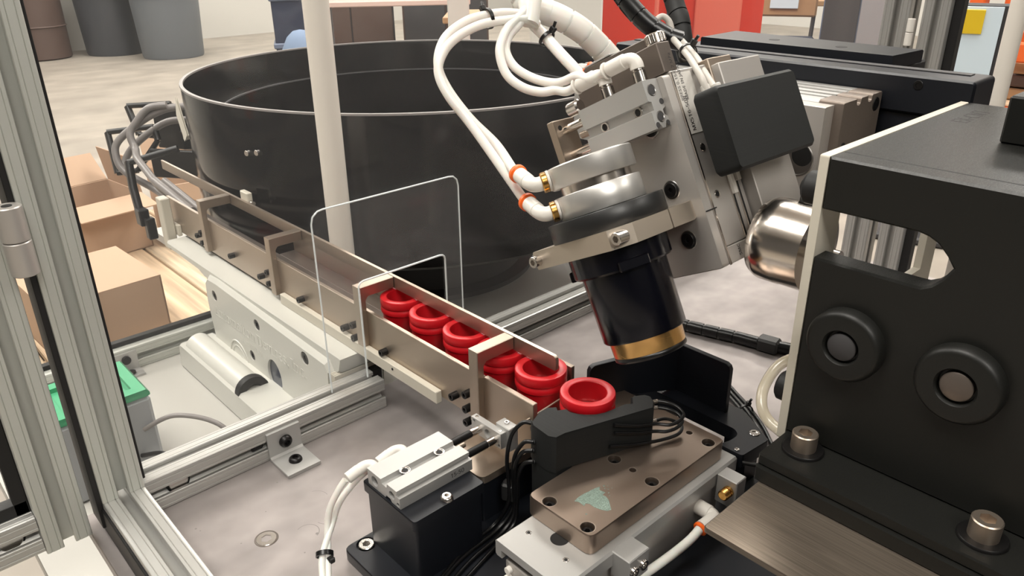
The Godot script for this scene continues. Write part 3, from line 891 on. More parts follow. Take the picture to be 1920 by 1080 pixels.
func feeder() -> void:
	var c := V(-1285, 0, -930)
	var t := thing("bowl_feeder", "huge glossy black bowl feeder drum behind the clear panel", "bowl feeder", c + V(0, -105, 0))
	var m := MB.new()
	m.lathe([Vector2(0, 48), Vector2(428, 48), Vector2(434, 54), Vector2(435, 297), Vector2(433.5, 300), Vector2(431.5, 300), Vector2(430.5, 297), Vector2(430, 60), Vector2(0, 58)], c, Vector3.UP, 120)
	part(t, "drum", m, mats.bowl)
	m = MB.new()
	m.lathe([Vector2(429.5, 298), Vector2(429.8, 301), Vector2(435.6, 301), Vector2(436, 298)], c, Vector3.UP, 120)
	part(t, "rim", m, mats.hose_gray, "pale worn rim edge")
	m = MB.new()
	m.lathe([Vector2(0, 95), Vector2(250, 105), Vector2(372, 120), Vector2(376, 238), Vector2(380, 239), Vector2(428, 233)], c, Vector3.UP, 100)
	part(t, "inner_track", m, mats.bowl)
	m = MB.new()
	m.lathe([Vector2(376, 237), Vector2(376.5, 240.5), Vector2(380, 240.5), Vector2(381, 237)], c, Vector3.UP, 100)
	part(t, "track_edge", m, mats.dark_gray)
	m = MB.new()
	m.lathe([Vector2(0, -105), Vector2(230, -105), Vector2(230, -95), Vector2(205, -90), Vector2(200, 30), Vector2(260, 48), Vector2(0, 48)], c, Vector3.UP, 72)
	part(t, "drive_base", m, mats.dark_gray)
	m = MB.new()
	m.facing([V(-1560, 260, -555), V(-1521, 191, -550), V(-1521, 179, -543), V(-1548, 227, -546)], V(-1300, 200, -900))
	m.facing([V(-1562, 260, -559), V(-1523, 191, -554), V(-1523, 179, -547), V(-1550, 227, -550)], V(-1500, 200, -500))
	m.box(V(-1528, 185, -560), V(8, 8, 30), 1)
	part(t, "pale_plate", m, mats.cream)
	m = MB.new()
	for k in 2: m.cyl(V(-1166 + k * 20, 229 + k * 3, -512 - k * 7), V(0.27, 0, 0.96), 4.5, 6)
	part(t, "rivet", m, mats.steel)
	# white pole
	m = MB.new(); m.cyl(V(-966, -105, -545), Vector3.UP, 17.5, 1400, 0.5, 32)
	solo("white_pole", "round white upright pole in front of the bowl feeder", "pole", m, mats.pole, V(-966, -105, -545))
	# cast drive under the chute
	t = thing("linear_vibrator", "cream cast vibrator housing with raised lettering under the steel chute", "vibrator", V(-980, -105, -480))
	m = MB.new()
	var holes := []
	for b in [[-1132, 26, 9], [-987, 28, 9], [-1021, -36, 8.5], [-848, 30, 10], [-1011, -86, 8]]: holes.append([circ(b[0], b[1], b[2], 16), 2.5])
	holes.append([circ(-951, -42, 21, 24, 27.0), 5.0])
	m.prism(pv([-1158, -105, -806, -105, -796, -96, -783, 34, -792, 48, -1120, 56, -1152, 54, -1166, 42, -1170, 6]), V(0, 0, -490), V(1, 0, 0), V(0, 1, 0), 0, 85, 6, holes)
	part(t, "housing", m, mats.cast_white)
	m = MB.new()
	for b in [[-1132, 26, 9], [-987, 28, 9], [-1021, -36, 8.5], [-848, 30, 10], [-1011, -86, 8]]:
		m.screw(V(b[0], b[1], -407.5), V(0, 0, 1), b[2] * 0.9, 1.6, b[2] * 0.45)
	part(t, "recessed_screw", m, mats.black_screw, "dark recessed screws")
	m = MB.new(); m.prism(circ(-951, -42, 20, 28, 26.0), V(0, 0, -410), V(1, 0, 0), V(0, 1, 0), 0, 2.0)
	part(t, "oval_window", m, mats.window_blue, "dark oval window")
	m = MB.new()
	m.prism(pv([-1180, 40, -780, 32, -770, 38, -762, 61, -770, 62, -1330, 62, -1330, 50, -1200, 46]), V(0, 0, -493), V(1, 0, 0), V(0, 1, 0), 0, 81, 3)
	part(t, "top_flange", m, mats.cast_white)
	m = MB.new()
	m.lathe([Vector2(29, 0), Vector2(30, 1.6), Vector2(32, 1.6), Vector2(33, 0)], V(-1070, -62, -405.5), V(0, 0, 1), 40)
	m.lathe([Vector2(21, 0), Vector2(22, 1.2), Vector2(23, 1.2), Vector2(24, 0)], V(-1070, -62, -405.5), V(0, 0, 1), 40)
	part(t, "emblem_ring", m, mats.cast_white, "raised round emblem")
	words(t, "emblem_letter", "a", 26, V(-1070, -75, -405.6), V(1, 0, 0), V(0, 1, 0), mats.cast_white, 2.2, "Droid Serif")
	words(t, "raised_lettering", "Automation Devices, Inc.", 17.5, V(-1141, -11, -405.6), V(1, 0.02, 0).normalized(), V(-0.02, 1, 0).normalized(), mats.cast_white, 2.0, "Droid Serif")
	words(t, "raised_lettering", "FAIRVIEW, PA", 8.5, V(-1052, -26, -405.6), V(1, 0.02, 0).normalized(), V(-0.02, 1, 0).normalized(), mats.cast_white, 1.6)
	words(t, "raised_lettering", "MODEL", 8, V(-990, -96, -405.6), V(1, 0, 0), V(0, 1, 0), mats.cast_white, 1.6)
	m = MB.new()
	m.prism(pv([-1195, -105, -1185, -62, -1175, -56, -800, -56, -800, -105]), V(0, 0, -410), V(1, 0, 0), V(0, 1, 0), 0, 58, 4, [])
	part(t, "foot_block", m, mats.cast_white)
	m = MB.new(); m.cyl(V(-1165, -62, -376), V(1, 0, 0), 21, 190, 5, 28)
	part(t, "bar_housing", m, mats.cast_white)
	m = MB.new(); m.lathe([Vector2(12, 0), Vector2(24, 0), Vector2(24, 12), Vector2(12, 12)], V(-976, -62, -376), V(1, 0, 0), 28)
	part(t, "end_seal", m, mats.rubber)
	m = MB.new(); m.box(V(-772, 8, -440), V(22, 44, 60), 3)
	part(t, "magnet_cover", m, mats.black_plastic, "dark rounded magnet block")
	m = MB.new()
	for k in 4: m.span(V(-782 + k * 3.2, -36, -474), V(-780 + k * 3.2, 36, -404), 0.4)
	part(t, "leaf_spring", m, mats.cream)

func chute() -> void:
	var t := thing("steel_chute", "long steel feed chute with four clamps carrying red bushings", "chute", V(-950, 62, -465))
	var m := MB.new()
	m.span(V(-1380, 68, -447.5), V(-528, 125, -442.5), 0.5)
	part(t, "front_plate", m, mats.nickel)
	m = MB.new()
	m.span(V(-526, 68, -448.5), V(-453, 126, -442.5), 0.6)
	part(t, "front_plate", m, mats.nickel)
	m = MB.new()
	m.prism(pv([-1500, 141, -466, 141, -464, 143, -464, 153, -465, 156, -468, 158, -1500, 158]), V(0, 0, -489), V(1, 0, 0), V(0, 1, 0), 0, 4, 0.5)
	part(t, "hold_down_strip", m, mats.nickel)
	m = MB.new(); m.span(V(-1060, 68, -519), V(-470, 132, -514), 0.5)
	part(t, "back_plate", m, mats.nickel)
	m = MB.new(); m.span(V(-1380, 88, -489), V(-453, 94, -448), 0.4); m.span(V(-1060, 88, -514), V(-453, 94, -489), 0.4)
	part(t, "track_floor", m, mats.bronze_dark)
	for x in [-540.0, -757.0, -985.0, -1218.0]:
		m = MB.new()
		# seen from +x: across = -z, up = y
		m.prism(pv([-434.5, 71, -434.5, 157, -484.7, 157, -484.7, 143, -447, 143, -445, 141, -443, 138, -443, 71]), V(x, 0, 0), V(0, 0, 1), V(0, 1, 0), -14.5, 0, 0.6)
		part(t, "clamp", m, mats.nickel)
	var sc := [[-572, 84], [-549, 97], [-549, 79], [-706, 84], [-768, 98], [-768, 80], [-792, 85], [-905, 86], [-995, 99], [-995, 81], [-1022, 84], [-1120, 88], [-1228, 98], [-1228, 80], [-1246, 88], [-549, 62]]
	for s in sc:
		m = MB.new(); m.screw(V(s[0], s[1], -442.6 if s[1] > 65 else -443.0), V(0, 0, 1), 4.4, 9, 2.3)
		part(t, "cap_screw", m, mats.black_screw)
	m = MB.new(); m.span(V(-960, 62, -442.4), V(-599, 77.5, -434.4), 0.8)
	part(t, "guide_bar", m, mats.cream, "cream plastic bar along the foot of the chute")
	m = MB.new(); m.screw(V(-683, 72, -434.4), V(0, 0, 1), 1.6, 0.8, 1.0)
	part(t, "set_screw", m, mats.hole)
	m = MB.new(); m.box(V(-1352, 86, -427), V(24, 92, 16), 1.5); m.box(V(-1352, 73, -439), V(40, 20, 7), 1)
	part(t, "stop_block", m, mats.cream, "cream plastic block at the far end")
	m = MB.new(); m.box(V(-1160, 158, -494), V(26, 26, 9), 1.5)
	part(t, "stop_block", m, mats.cream, "small cream block behind the chute")
	m = MB.new(); m.cyl(V(-1147, 155, -494), V(1, 0, 0), 4.2, 9)
	part(t, "knob", m, mats.steel)
	m = MB.new(); m.tube([V(-1320, 106, -462), V(-1400, 116, -462), V(-1480, 126, -462)], 8, 4); m.tube([V(-1320, 104, -478), V(-1400, 114, -478), V(-1480, 124, -478)], 6, 4)
	part(t, "guide_rod", m, mats.hose_gray, "grey round guide rods")
	# red bushings, five in the chute
	var lab := ["red grooved bushing at the open near end of the chute", "red grooved bushing half hidden behind the nearest chute clamp", "red grooved bushing third from the near end of the chute", "red grooved bushing fourth from the near end of the chute", "red grooved bushing just inside the third chute clamp"]
	var first: Node3D = null
	var xs := [-484.0, -543.0, -602.0, -664.0, -725.0]
	for i in 5:
		var at := V(xs[i], 94, -483.5 + (1.0 if i % 2 else 0.0))
		var r: Node3D
		if first == null:
			r = bushing(lab[0], at)
			first = r
		else:
			r = first.duplicate()
			r.name = numbered(self, "red_bushing")
			add_child(r, true)
			r.position = at * MM
			r.rotation.y = 0.7 * i
			r.set_meta("label", lab[i])
	var n := first.duplicate()
	n.name = numbered(self, "red_bushing")
	add_child(n, true)
	n.position = V(-419.3, 95, -482.5) * MM
	n.set_meta("label", "red grooved bushing standing alone in the bronze nest beside the black sensor block")
	# black hose guides at the bowl exit
	t = thing("hose_guide", "black square hose guides with grey hoses on the side of the bowl feeder", "hose guide", V(-1640, 40, -520))
	for f in [[V(-1830, 204, -545), V(-1767, 208, -616), V(-1746, 140, -593), V(-1794, 147, -546)], [V(-1777, 166, -479), V(-1714, 176, -554), V(-1699, 149, -552), V(-1709, 92, -503), V(-1737, 87, -470)]]:
		m = MB.new()
		for i in f.size():
			m.tube([f[i], f[(i + 1) % f.size()]], 7, 1, 4, false)
		part(t, "square_frame", m, mats.black_plastic)
	m = MB.new(); m.tube([V(-1585, 153, -550), V(-1643, 128, -469)], 8, 1, 4, false); m.tube([V(-1643, 131, -469), V(-1623, 85, -461), V(-1595, 33, -456)], 9, 1, 4, false); m.box(V(-1590, 30, -458), V(26, 34, 20), 2)
	m.box(V(-1574, 8, -464), V(18, 44, 18), 2)
	part(t, "hook_arm", m, mats.black_plastic)
	m = MB.new(); m.box(V(-1712, 165, -600), V(110, 90, 10), 2, Basis(Vector3.UP, 0.5)); m.box(V(-1630, 110, -560), V(120, 60, 10), 2, Basis(Vector3.UP, 0.6)); m.box(V(-1655, 150, -626), V(30, 40, 76), 2, Basis(Vector3.UP, -0.4))
	part(t, "back_plate", m, mats.black_plastic)
	for g in [[V(-1660, 190, -610), V(-1696, 185, -579), V(-1717, 164, -543), V(-1732, 134, -507), V(-1728, 105, -485), V(-1690, 85, -480)], [V(-1640, 222, -600), V(-1667, 217, -568), V(-1691, 197, -528), V(-1713, 159, -479), V(-1707, 130, -466), V(-1684, 100, -471), V(-1626, 67, -505), V(-1560, 62, -500)], [V(-1660, 226, -570), V(-1680, 221, -540), V(-1689, 196, -514), V(-1690, 173, -497), V(-1670, 146, -495), V(-1620, 140, -480), V(-1560, 128, -474), V(-1480, 112, -468), V(-1400, 101, -466)]]:
		m = MB.new(); m.tube(g, 7.5)
		part(t, "hose", m, mats.hose_gray, "grey rubber hose")

func bushing(label: String, at: Vector3) -> Node3D:
	var t := thing("red_bushing", label, "bushing", at, "red grooved bushings")
	var m := MB.new()
	m.lathe([Vector2(20, 0), Vector2(22.5, 0), Vector2(24.2, 2), Vector2(24.8, 24), Vector2(25.2, 26), Vector2(26.6, 27), Vector2(26.8, 28.5), Vector2(26.7, 32), Vector2(25.9, 33), Vector2(25.6, 34.2), Vector2(26.4, 35), Vector2(26.8, 36), Vector2(26.8, 43.5), Vector2(26.2, 44.7), Vector2(25.2, 45), Vector2(19.4, 45), Vector2(18.6, 44.4), Vector2(18.2, 42), Vector2(18.0, 20), Vector2(15.5, 19), Vector2(15.5, 2), Vector2(20, 0)], at, Vector3.UP, 56)
	part(t, "body", m, mats.red)
	m = MB.new()
	m.lathe([Vector2(15.2, 20.5), Vector2(18, 20.5), Vector2(17.8, 22.8), Vector2(15.6, 23.2), Vector2(15.0, 22), Vector2(15.2, 6), Vector2(14.0, 5)], at, Vector3.UP, 40)
	part(t, "insert", m, mats.steel, "bright metal insert in the bore")
	m = MB.new(); m.cyl(at + V(0, 3, 0), Vector3.UP, 15.3, 3)
	part(t, "plug", m, mats.dark_gray)
	return t

# rounds the corners of a polygon: r per corner or one for all
func fillet(p: PackedVector2Array, r: float, seg := 4) -> PackedVector2Array:
	var o := PackedVector2Array()
	var N := p.size()
	for i in N:
		var a := p[(i + N - 1) % N] - p[i]
		var b := p[(i + 1) % N] - p[i]
		var rr := minf(r, minf(a.length(), b.length()) * 0.45)
		var s := p[i] + a.normalized() * rr
		var e := p[i] + b.normalized() * rr
		for k in seg + 1:
			var u := float(k) / seg
			o.append(s.lerp(p[i], u).lerp(p[i].lerp(e, u), u))
	return o

func escapement() -> void:
	var up := Vector3.UP
	var t := thing("base_plate", "black base plate on the table under the small cylinder and the nest", "base plate", V(-420, 0, -440))
	var m := MB.new()
	m.prism(fillet(circ2([-528, -264, -205, -264, -205, -640, -528, -640]), 9), Vector3.ZERO, V(0, 0, 1), V(1, 0, 0), 0, 12, 0.8, [[circ(-283, -517, 9.5, 24), 5.0]])
	part(t, "plate", m, mats.black_anod)
	m = MB.new(); m.screw(V(-517, 7.2, -283), up, 7.6, 5.4, 4.0)
	part(t, "cap_screw", m, mats.steel, "bright socket screw in a counterbore")
	# black riser block with a lid
	t = thing("riser_block", "tall black block carrying the small twin rod air cylinder", "block", V(-480, 12, -328))
	m = MB.new()
	m.prism(fillet(circ2([-517, -290, -441, -290, -441, -365, -517, -365]), 3), Vector3.ZERO, V(0, 0, 1), V(1, 0, 0), 12, 73, 0)
	part(t, "body", m, mats.black_anod)
	m = MB.new()
	m.prism(fillet(circ2([-519, -287, -438.5, -287, -438.5, -367, -519, -367]), 4), Vector3.ZERO, V(0, 0, 1), V(1, 0, 0), 73, 84, 0.8)
	part(t, "lid", m, mats.black_anod)
	m = MB.new(); m.screw(V(-445, 84, -327.5), up, 6.2, 4.2, 2.4, 1.0)
	part(t, "button_screw", m, mats.steel, "bright button head screw")
	# small twin rod cylinder
	t = thing("twin_rod_cylinder", "small grey twin rod air cylinder on the tall black block", "air cylinder", V(-486, 84, -330))
	m = MB.new()
	m.prism(pv([-511, 84.2, -511, 101.5, -489, 101.5, -488, 97.2, -481, 97.2, -480, 101.5, -465, 101.5, -465, 98, -466.3, 97.4, -466.3, 96, -461, 95.6, -461, 84.2, -474, 84.2, -476, 87, -482, 87, -484, 84.2]), V(0, 0, -371), V(1, 0, 0), V(0, 1, 0), 0, 82, 0.3, [[circ(-500, 92.5, 5.2, 20), 3.0], [circ(-473.2, 92.8, 4.2, 20), 3.0], [circ(-464.2, 87.5, 2.3, 12), 4.0]])
	part(t, "body", m, mats.alu)
	m = MB.new()
	for z in [-312.0, -351.0]:
		m.lathe([Vector2(3.0, 0.05), Vector2(3.3, 0.25), Vector2(4.9, 0.3), Vector2(5.1, -0.1)], V(-484.5, 101.5, z), up, 24)
	part(t, "port_thread", m, mats.steel)
	for z in [-312.0, -351.0]:
		m = MB.new(); m.cyl(V(-484.5, 101.2, z), up, 3.3, 0.35, 0.05)
		part(t, "port_hole", m, mats.hole)
	for x in [-495.0, -471.0]:
		m = MB.new(); m.cyl(V(x, 94, -371), V(0, 0, -1), 3.9, 39, 0.3)
		part(t, "rod", m, mats.black_screw, "dark guide rod")
		m = MB.new(); m.cyl(V(x, 94, -397), V(0, 0, -1), 4.1, 13, 0.4)
		part(t, "rod_tip", m, mats.polished)
	m = MB.new(); m.cyl(V(-482.5, 96.5, -371), V(0, 0, -1), 2.6, 9, 0.6)
	part(t, "stop_bolt", m, mats.nickel)
	m = MB.new()
	m.prism(rrect(-508, 85, -463.5, 103, 1.0), V(0, 0, -416.5), V(1, 0, 0), V(0, 1, 0), 0, 7, 0.5, [[circ(-483, 93.5, 5.2, 20), 3.0], [circ(-503.5, 99.5, 1.7, 10), 4.0], [circ(-467, 88.5, 1.7, 10), 4.0]])
	part(t, "tool_plate", m, mats.alu)
	m = MB.new(); m.span(V(-479, 80, -428.5), V(-459.5, 106.5, -416.5), 0.7)
	part(t, "tool_block", m, mats.alu)
	m = MB.new(); m.screw(V(-470, 106.5, -423), up, 2.6, 1.6, 1.4)
	for x in [-503.0, -468.5]: m.screw(V(x, 103, -413), up, 1.7, 0.4, 1.0)
	part(t, "set_screw", m, mats.steel)
	m = MB.new(); m.tube([V(-461, 110.5 - 6, -427), V(-452, 117.5, -479)], 1.1, 1, 8, false)
	part(t, "stop_pin", m, mats.nickel, "thin steel stop pin")
	for z in [-299.5, -333.0]:
		m = MB.new(); m.cyl(V(-511, 93, z), V(-1, 0, 0), 4.6, 7, 0.5, 6)
		part(t, "nipple", m, mats.steel)
		m = MB.new(); m.tube([V(-516, 93.5, z), V(-520, 94.5, z + 1), V(-524, 93.5, z + 6), V(-525, 91, z + 14)], 5.2, 6, 14); m.cyl(V(-525, 92, z + 11), V(-0.06, -0.32, 1), 5.4, 13, 0.5)
		part(t, "elbow", m, mats.fitting, "white push-in elbow")
	m = MB.new()
	for q in [[-500.0, 92.5, 4.6], [-473.2, 92.8, 3.7]]: m.cyl(V(q[0] + 0.7, q[1] - 0.3, -292), V(0, 0, 1), q[2] - 0.6, 0.4, 0.05, 20)
	part(t, "bore", m, mats.dark_gray)
	words(t, "print", "15-50", 4.5, V(-460.9, 87.2, -345), V(0, 0, -1), V(0, 1, 0), mats.ink, 0.1)
	for i in 2:
		m = MB.new()
		var dz := -33.0 * i
		m.tube([V(-525.5, 88, -274 + dz), V(-527.5 - i * 3, 78, -266 + dz * 0.7), V(-529.5 - i * 2, 62, -257 + dz * 0.35), V(-527 + i, 45, -251 + dz * 0.1), V(-514 + i * 2, 31, -242 + i * 7), V(-494 + i * 3, 21, -229 + i * 7), V(-465 + i * 3, 12, -210 + i * 7), V(-420, 5, -180 + i * 8)], 3.1)
		solo("air_tube", ["white air tube from the front elbow of the small cylinder", "white air tube from the rear elbow of the small cylinder"][i], "tube", m, mats.tube_white, V(-500, 40, -240))
	m = MB.new()
	m.lathe([Vector2(6.6, -2.2), Vector2(8.0, -2.0), Vector2(8.0, 2.0), Vector2(6.6, 2.2), Vector2(6.6, -2.2)], V(-513, 31.5, -238), V(0.7, -0.5, 0.45), 24)
	m.box(V(-506, 28.5, -240), V(6, 6, 6), 1)
	solo("cable_tie", "black cable tie round the two white tubes on the table", "cable tie", m, mats.cable, V(-513, 27, -238))
	# pedestal under the chute end
	t = thing("chute_pedestal", "dark pedestal with a steel top plate under the end of the chute", "pedestal", V(-485, 12, -410))
	m = MB.new(); m.prism(fillet(circ2([-520, -384, -463, -384, -463, -520, -520, -520]), 3), Vector3.ZERO, V(0, 0, 1), V(1, 0, 0), 12, 60, 0)
	part(t, "column", m, mats.black_anod)
	m = MB.new(); m.prism(fillet(circ2([-520, -380, -459, -380, -459, -520, -520, -520]), 9), Vector3.ZERO, V(0, 0, 1), V(1, 0, 0), 60, 68, 0.8)
	part(t, "top_plate", m, mats.nickel)

func nest() -> void:
	var up := Vector3.UP
	# slide under the nest plate
	var t := thing("nest_slide", "grey air slide on the base plate under the bronze nest plate", "slide", V(-346, 12, -450))
	var m := MB.new()
	m.span(V(-380, 12, -560), V(-314, 56, -345), 1)
	part(t, "body", m, mats.alu_dark)
	m = MB.new()
	m.span(V(-314, 40, -540), V(-309.5, 56.5, -398), 0.4); m.span(V(-314, 14, -540), V(-311.5, 38, -398), 0.4)
	part(t, "side_cover", m, mats.alu_dark)
	m = MB.new()
	m.prism(pv([-386, 60, -384, 58, -378, 58, -378, 66, -316, 66, -316, 58, -309, 58, -307, 60, -307, 73, -309, 75, -384, 75, -386, 73]), V(0, 0, -577), V(1, 0, 0), V(0, 1, 0), 0, 245, 0.5)
	part(t, "table", m, mats.alu)
	m = MB.new()
	for h in [[-371.4, -357.4, 2.4], [-327.9, -357.5, 2.4]]:
		m = MB.new(); m.lathe([Vector2(h[2] * 0.62, -0.6), Vector2(h[2] * 0.8, 0.15), Vector2(h[2], 0.3), Vector2(h[2] * 1.15, 0)], V(h[0], 75, h[1]), up, 16)
		part(t, "hole_rim", m, mats.steel)
	m = MB.new(); m.cyl(V(-348, 74.4, -371), up, 8, 0.8, 0.05)
	for h in [[-371.4, -357.4], [-327.9, -357.5]]: m.cyl(V(h[0], 74.5, h[1]), up, 1.5, 0.7, 0.05)
	part(t, "hole", m, mats.hole)
	m = MB.new(); m.span(V(-309, 50, -418), V(-289.5, 75, -392), 0.8)
	part(t, "stop_block", m, mats.alu)
	m = MB.new()
	for z in [-398.0, -410.0]: m.lathe([Vector2(0, 0.4), Vector2(2.6, 0.5), Vector2(2.8, 2.2), Vector2(4.6, 2.4), Vector2(5.2, 0)], V(-289.6, 62, z), V(1, 0, 0), 22)
	part(t, "shock_face", m, mats.steel)
	m = MB.new(); m.span(V(-306, 44, -557), V(-284.5, 75, -541), 0.8)
	part(t, "end_block", m, mats.alu)
	m = MB.new()
	m.cyl(V(-292, 63, -541), V(0, 0, 1), 5.4, 3, 0.4)
	m.cyl(V(-292, 63, -538), V(0, 0, 1), 4.8, 8, 0.8)
	for k in 4: m.lathe([Vector2(4.8, -0.6), Vector2(5.3, 0), Vector2(4.8, 0.6)], V(-292, 63, -536 + k * 1.7), V(0, 0, 1), 20)
	part(t, "shock_absorber", m, mats.brass, "threaded brass shock absorber tip")
	m = MB.new(); m.cyl(V(-294, 62, -557), V(0, 0, -1), 4.6, 10, 0.6); m.cyl(V(-294, 62, -561), V(0, 0, -1), 6.6, 4, 0.6, 6)
	part(t, "shock_body", m, mats.steel)
	m = MB.new(); m.cyl(V(-312, 47, -519), V(1, 0, 0), 7.2, 17, 1.5); m.tube([V(-297, 47, -519), V(-291, 46.5, -517), V(-290.5, 46, -508), V(-291.5, 45, -499)], 6.6, 6, 16)
	var el := part(t, "elbow", m, mats.fitting, "white push-in elbow")
	m = MB.new(); m.cyl(V(-291.5, 45, -499), V(-0.03, -0.2, 1), 6.8, 3.5, 0.8)
	part(el, "release_ring", m, mats.orange, "orange release ring")
	m = MB.new(); m.span(V(-378, 28, -345), V(-318, 55, -336), 1)
	part(t, "end_plate", m, mats.alu_dark)
	m = MB.new(); m.tube([V(-372, 40, -337), V(-372, 39, -326), V(-368, 30, -318)], 3); m.cyl(V(-372, 48, -337), V(0, 0, 1), 3.4, 5)
	part(t, "sensor_lead", m, mats.fitting)
	m = MB.new()
	m.tube([V(-291.5, 45, -496), V(-292, 40.5, -480), V(-297, 33, -455), V(-305, 25, -424), V(-316, 19, -395), V(-335, 16, -360), V(-365, 15.5, -310), V(-400, 15.3, -270)], 4.2)
	solo("air_tube", "white air tube with an orange ring running under the nest slide", "tube", m, mats.tube_white, V(-310, 12, -420))
	# bronze nest plate
	t = thing("nest_plate", "thick bronze coloured plate with counterbored holes and a mint green stain", "plate", V(-354, 75, -470))
	m = MB.new()
	var hs := []
	for h in [[-370.5, -381.5], [-326.7, -381.5], [-370.5, -467], [-326.5, -466.3], [-325.4, -551.4]]: hs.append([circ(h[1], h[0], 6.2, 24), 9.0])
	for h in [[-348.5, -466.7], [-347.3, -551.7]]: hs.append([circ(h[1], h[0], 3.2, 16), 12.0])
	var out := fillet(circ2([-316, -373.5, -316, -567, -455, -567, -455, -445, -390.5, -445, -390.5, -373.5]), 8)
	m.prism(out, Vector3.ZERO, V(0, 0, 1), V(1, 0, 0), 75, 95, 0.9, hs)
	part(t, "plate", m, mats.bronze)
	m = MB.new()
	for h in [[-370.5, -381.5, 6.2], [-326.7, -381.5, 6.2], [-370.5, -467, 6.2], [-326.5, -466.3, 6.2], [-325.4, -551.4, 6.2], [-348.5, -466.7, 3.2], [-347.3, -551.7, 3.2]]:
		m.lathe([Vector2(h[2] - 0.1, -0.8), Vector2(h[2] + 0.1, 0.02), Vector2(h[2] + 0.75, 0.06), Vector2(h[2] + 0.85, -0.1)], V(h[0], 95, h[1]), up, 28)
	part(t, "hole_chamfer", m, mats.nickel, "bright chamfers round the holes")
	for h in [[-370.5, -381.5], [-326.7, -381.5], [-370.5, -467], [-326.5, -466.3], [-325.4, -551.4]]:
		m = MB.new(); m.screw(V(h[0], 86.2, h[1]), up, 5.0, 5.0, 2.6)
		part(t, "cap_screw", m, mats.black_screw)
	m = MB.new()
	var st := pv([-356, -396.8, -357, -402.2, -357.1, -408.7, -356, -416.5, -355.1, -423.2, -353.5, -427.9, -351, -423.7, -345.2, -425, -344.8, -420.6, -341.5, -421.3, -336.8, -419.7, -327, -411.8, -328.4, -408.1, -333.6, -405.2, -338.9, -403.7, -344.8, -403.9, -347.5, -402, -345.9, -398.7, -349.9, -399, -352.9, -399.1])
	var stz := PackedVector2Array()
	for q in st: stz.append(Vector2(q.y, q.x))
	m.prism(stz, V(0, 95, 0), V(0, 0, 1), V(1, 0, 0), -0.05, 0.12)
	for q in [[-352, -431, 1.0], [-349, -429, 0.7], [-346.5, -430.5, 0.6], [-343, -427, 0.7], [-340, -424.5, 0.6], [-349.5, -433.5, 0.5], [-345, -434, 0.5], [-338, -392.5, 0.9]]: m.cyl(V(q[0], 94.9, q[1]), up, q[2], 0.2, 0.05, 8)
	part(t, "dried_stain", m, mats.coolant, "mint green dried stain")
	# printed sensor housing round the nest
	t = thing("sensor_block", "matt black printed sensor block curved round the front of the lone bushing", "sensor block", V(-410, 95, -470))
	m = MB.new()
	var so := circ2([-433.4, -431, -433.7, -440.8, -427.5, -449, -423, -446, -419, -453, -413, -452, -406, -455, -400, -459.5, -394.5, -466, -390.8, -474, -389.5, -482, -388.5, -488, -387, -498, -383, -504, -389.8, -511.5, -389.8, -516, -384, -525, -378, -527, -369, -521, -363, -512.5, -391.8, -422.6, -392.5, -412, -399.7, -408, -421.5, -410.2, -426.3, -413.4])
	m.prism(so, Vector3.ZERO, V(0, 0, 1), V(1, 0, 0), 95.1, 134, 1.3)
	part(t, "housing", m, mats.printed)
	m = MB.new()
	m.prism(circ2([-431, -432, -391.5, -432, -392.5, -412.5, -400, -408.5, -421, -410.7, -425, -413.4]), Vector3.ZERO, V(0, 0, 1), V(1, 0, 0), 40, 96, 0.8)
	part(t, "skirt", m, mats.printed)
	m = MB.new()
	for q in [[-431, 128, -419.5], [-430, 122, -418.5], [-418, 118, -410], [-419, 108, -410], [-418, 96, -410]]: m.cyl(V(q[0], q[1], q[2]), V(-0.5, 0, 0.86), 2.6, 1.2, 0.2, 14)
	part(t, "cable_hole", m, mats.hole)
	m = MB.new()
	for q in [[-374, 130, -524.5], [-373.5, 123, -524], [-373.5, 108, -524]]: m.cyl(V(q[0], q[1], q[2]), V(0.4, 0, -0.9), 1.9, 6, 0.4, 12)
	part(t, "fibre_ferrule", m, mats.steel, "bright fibre ferrules")
	var loops := [[V(-372, 130, -529), V(-365, 129, -535), V(-357, 125, -541), V(-349, 120, -541), V(-348, 117, -533), V(-351, 116.5, -522), V(-359.5, 118, -512), V(-366.5, 122, -492), V(-374.5, 130, -469)], [V(-371.5, 123, -529), V(-364, 122, -535), V(-356, 118, -541), V(-349, 113, -540), V(-349, 109.5, -532), V(-353, 108.5, -521), V(-360, 110, -511), V(-366.5, 114, -492), V(-373.5, 122, -469)], [V(-371, 108, -529), V(-368, 107, -539), V(-362, 104, -546), V(-354, 101, -548), V(-350, 99.5, -537), V(-356, 98, -520), V(-366, 101, -493), V(-375, 108, -465)]]
	for i in 3:
		m = MB.new(); m.tube(loops[i], 1.7)
		solo("fibre_cable", ["thin black fibre cable at the right end of the sensor block, highest loop", "thin black fibre cable at the right end of the sensor block, middle loop", "thin black fibre cable looping low over the bronze plate, lowest loop"][i], "cable", m, mats.cable, loops[i][7])
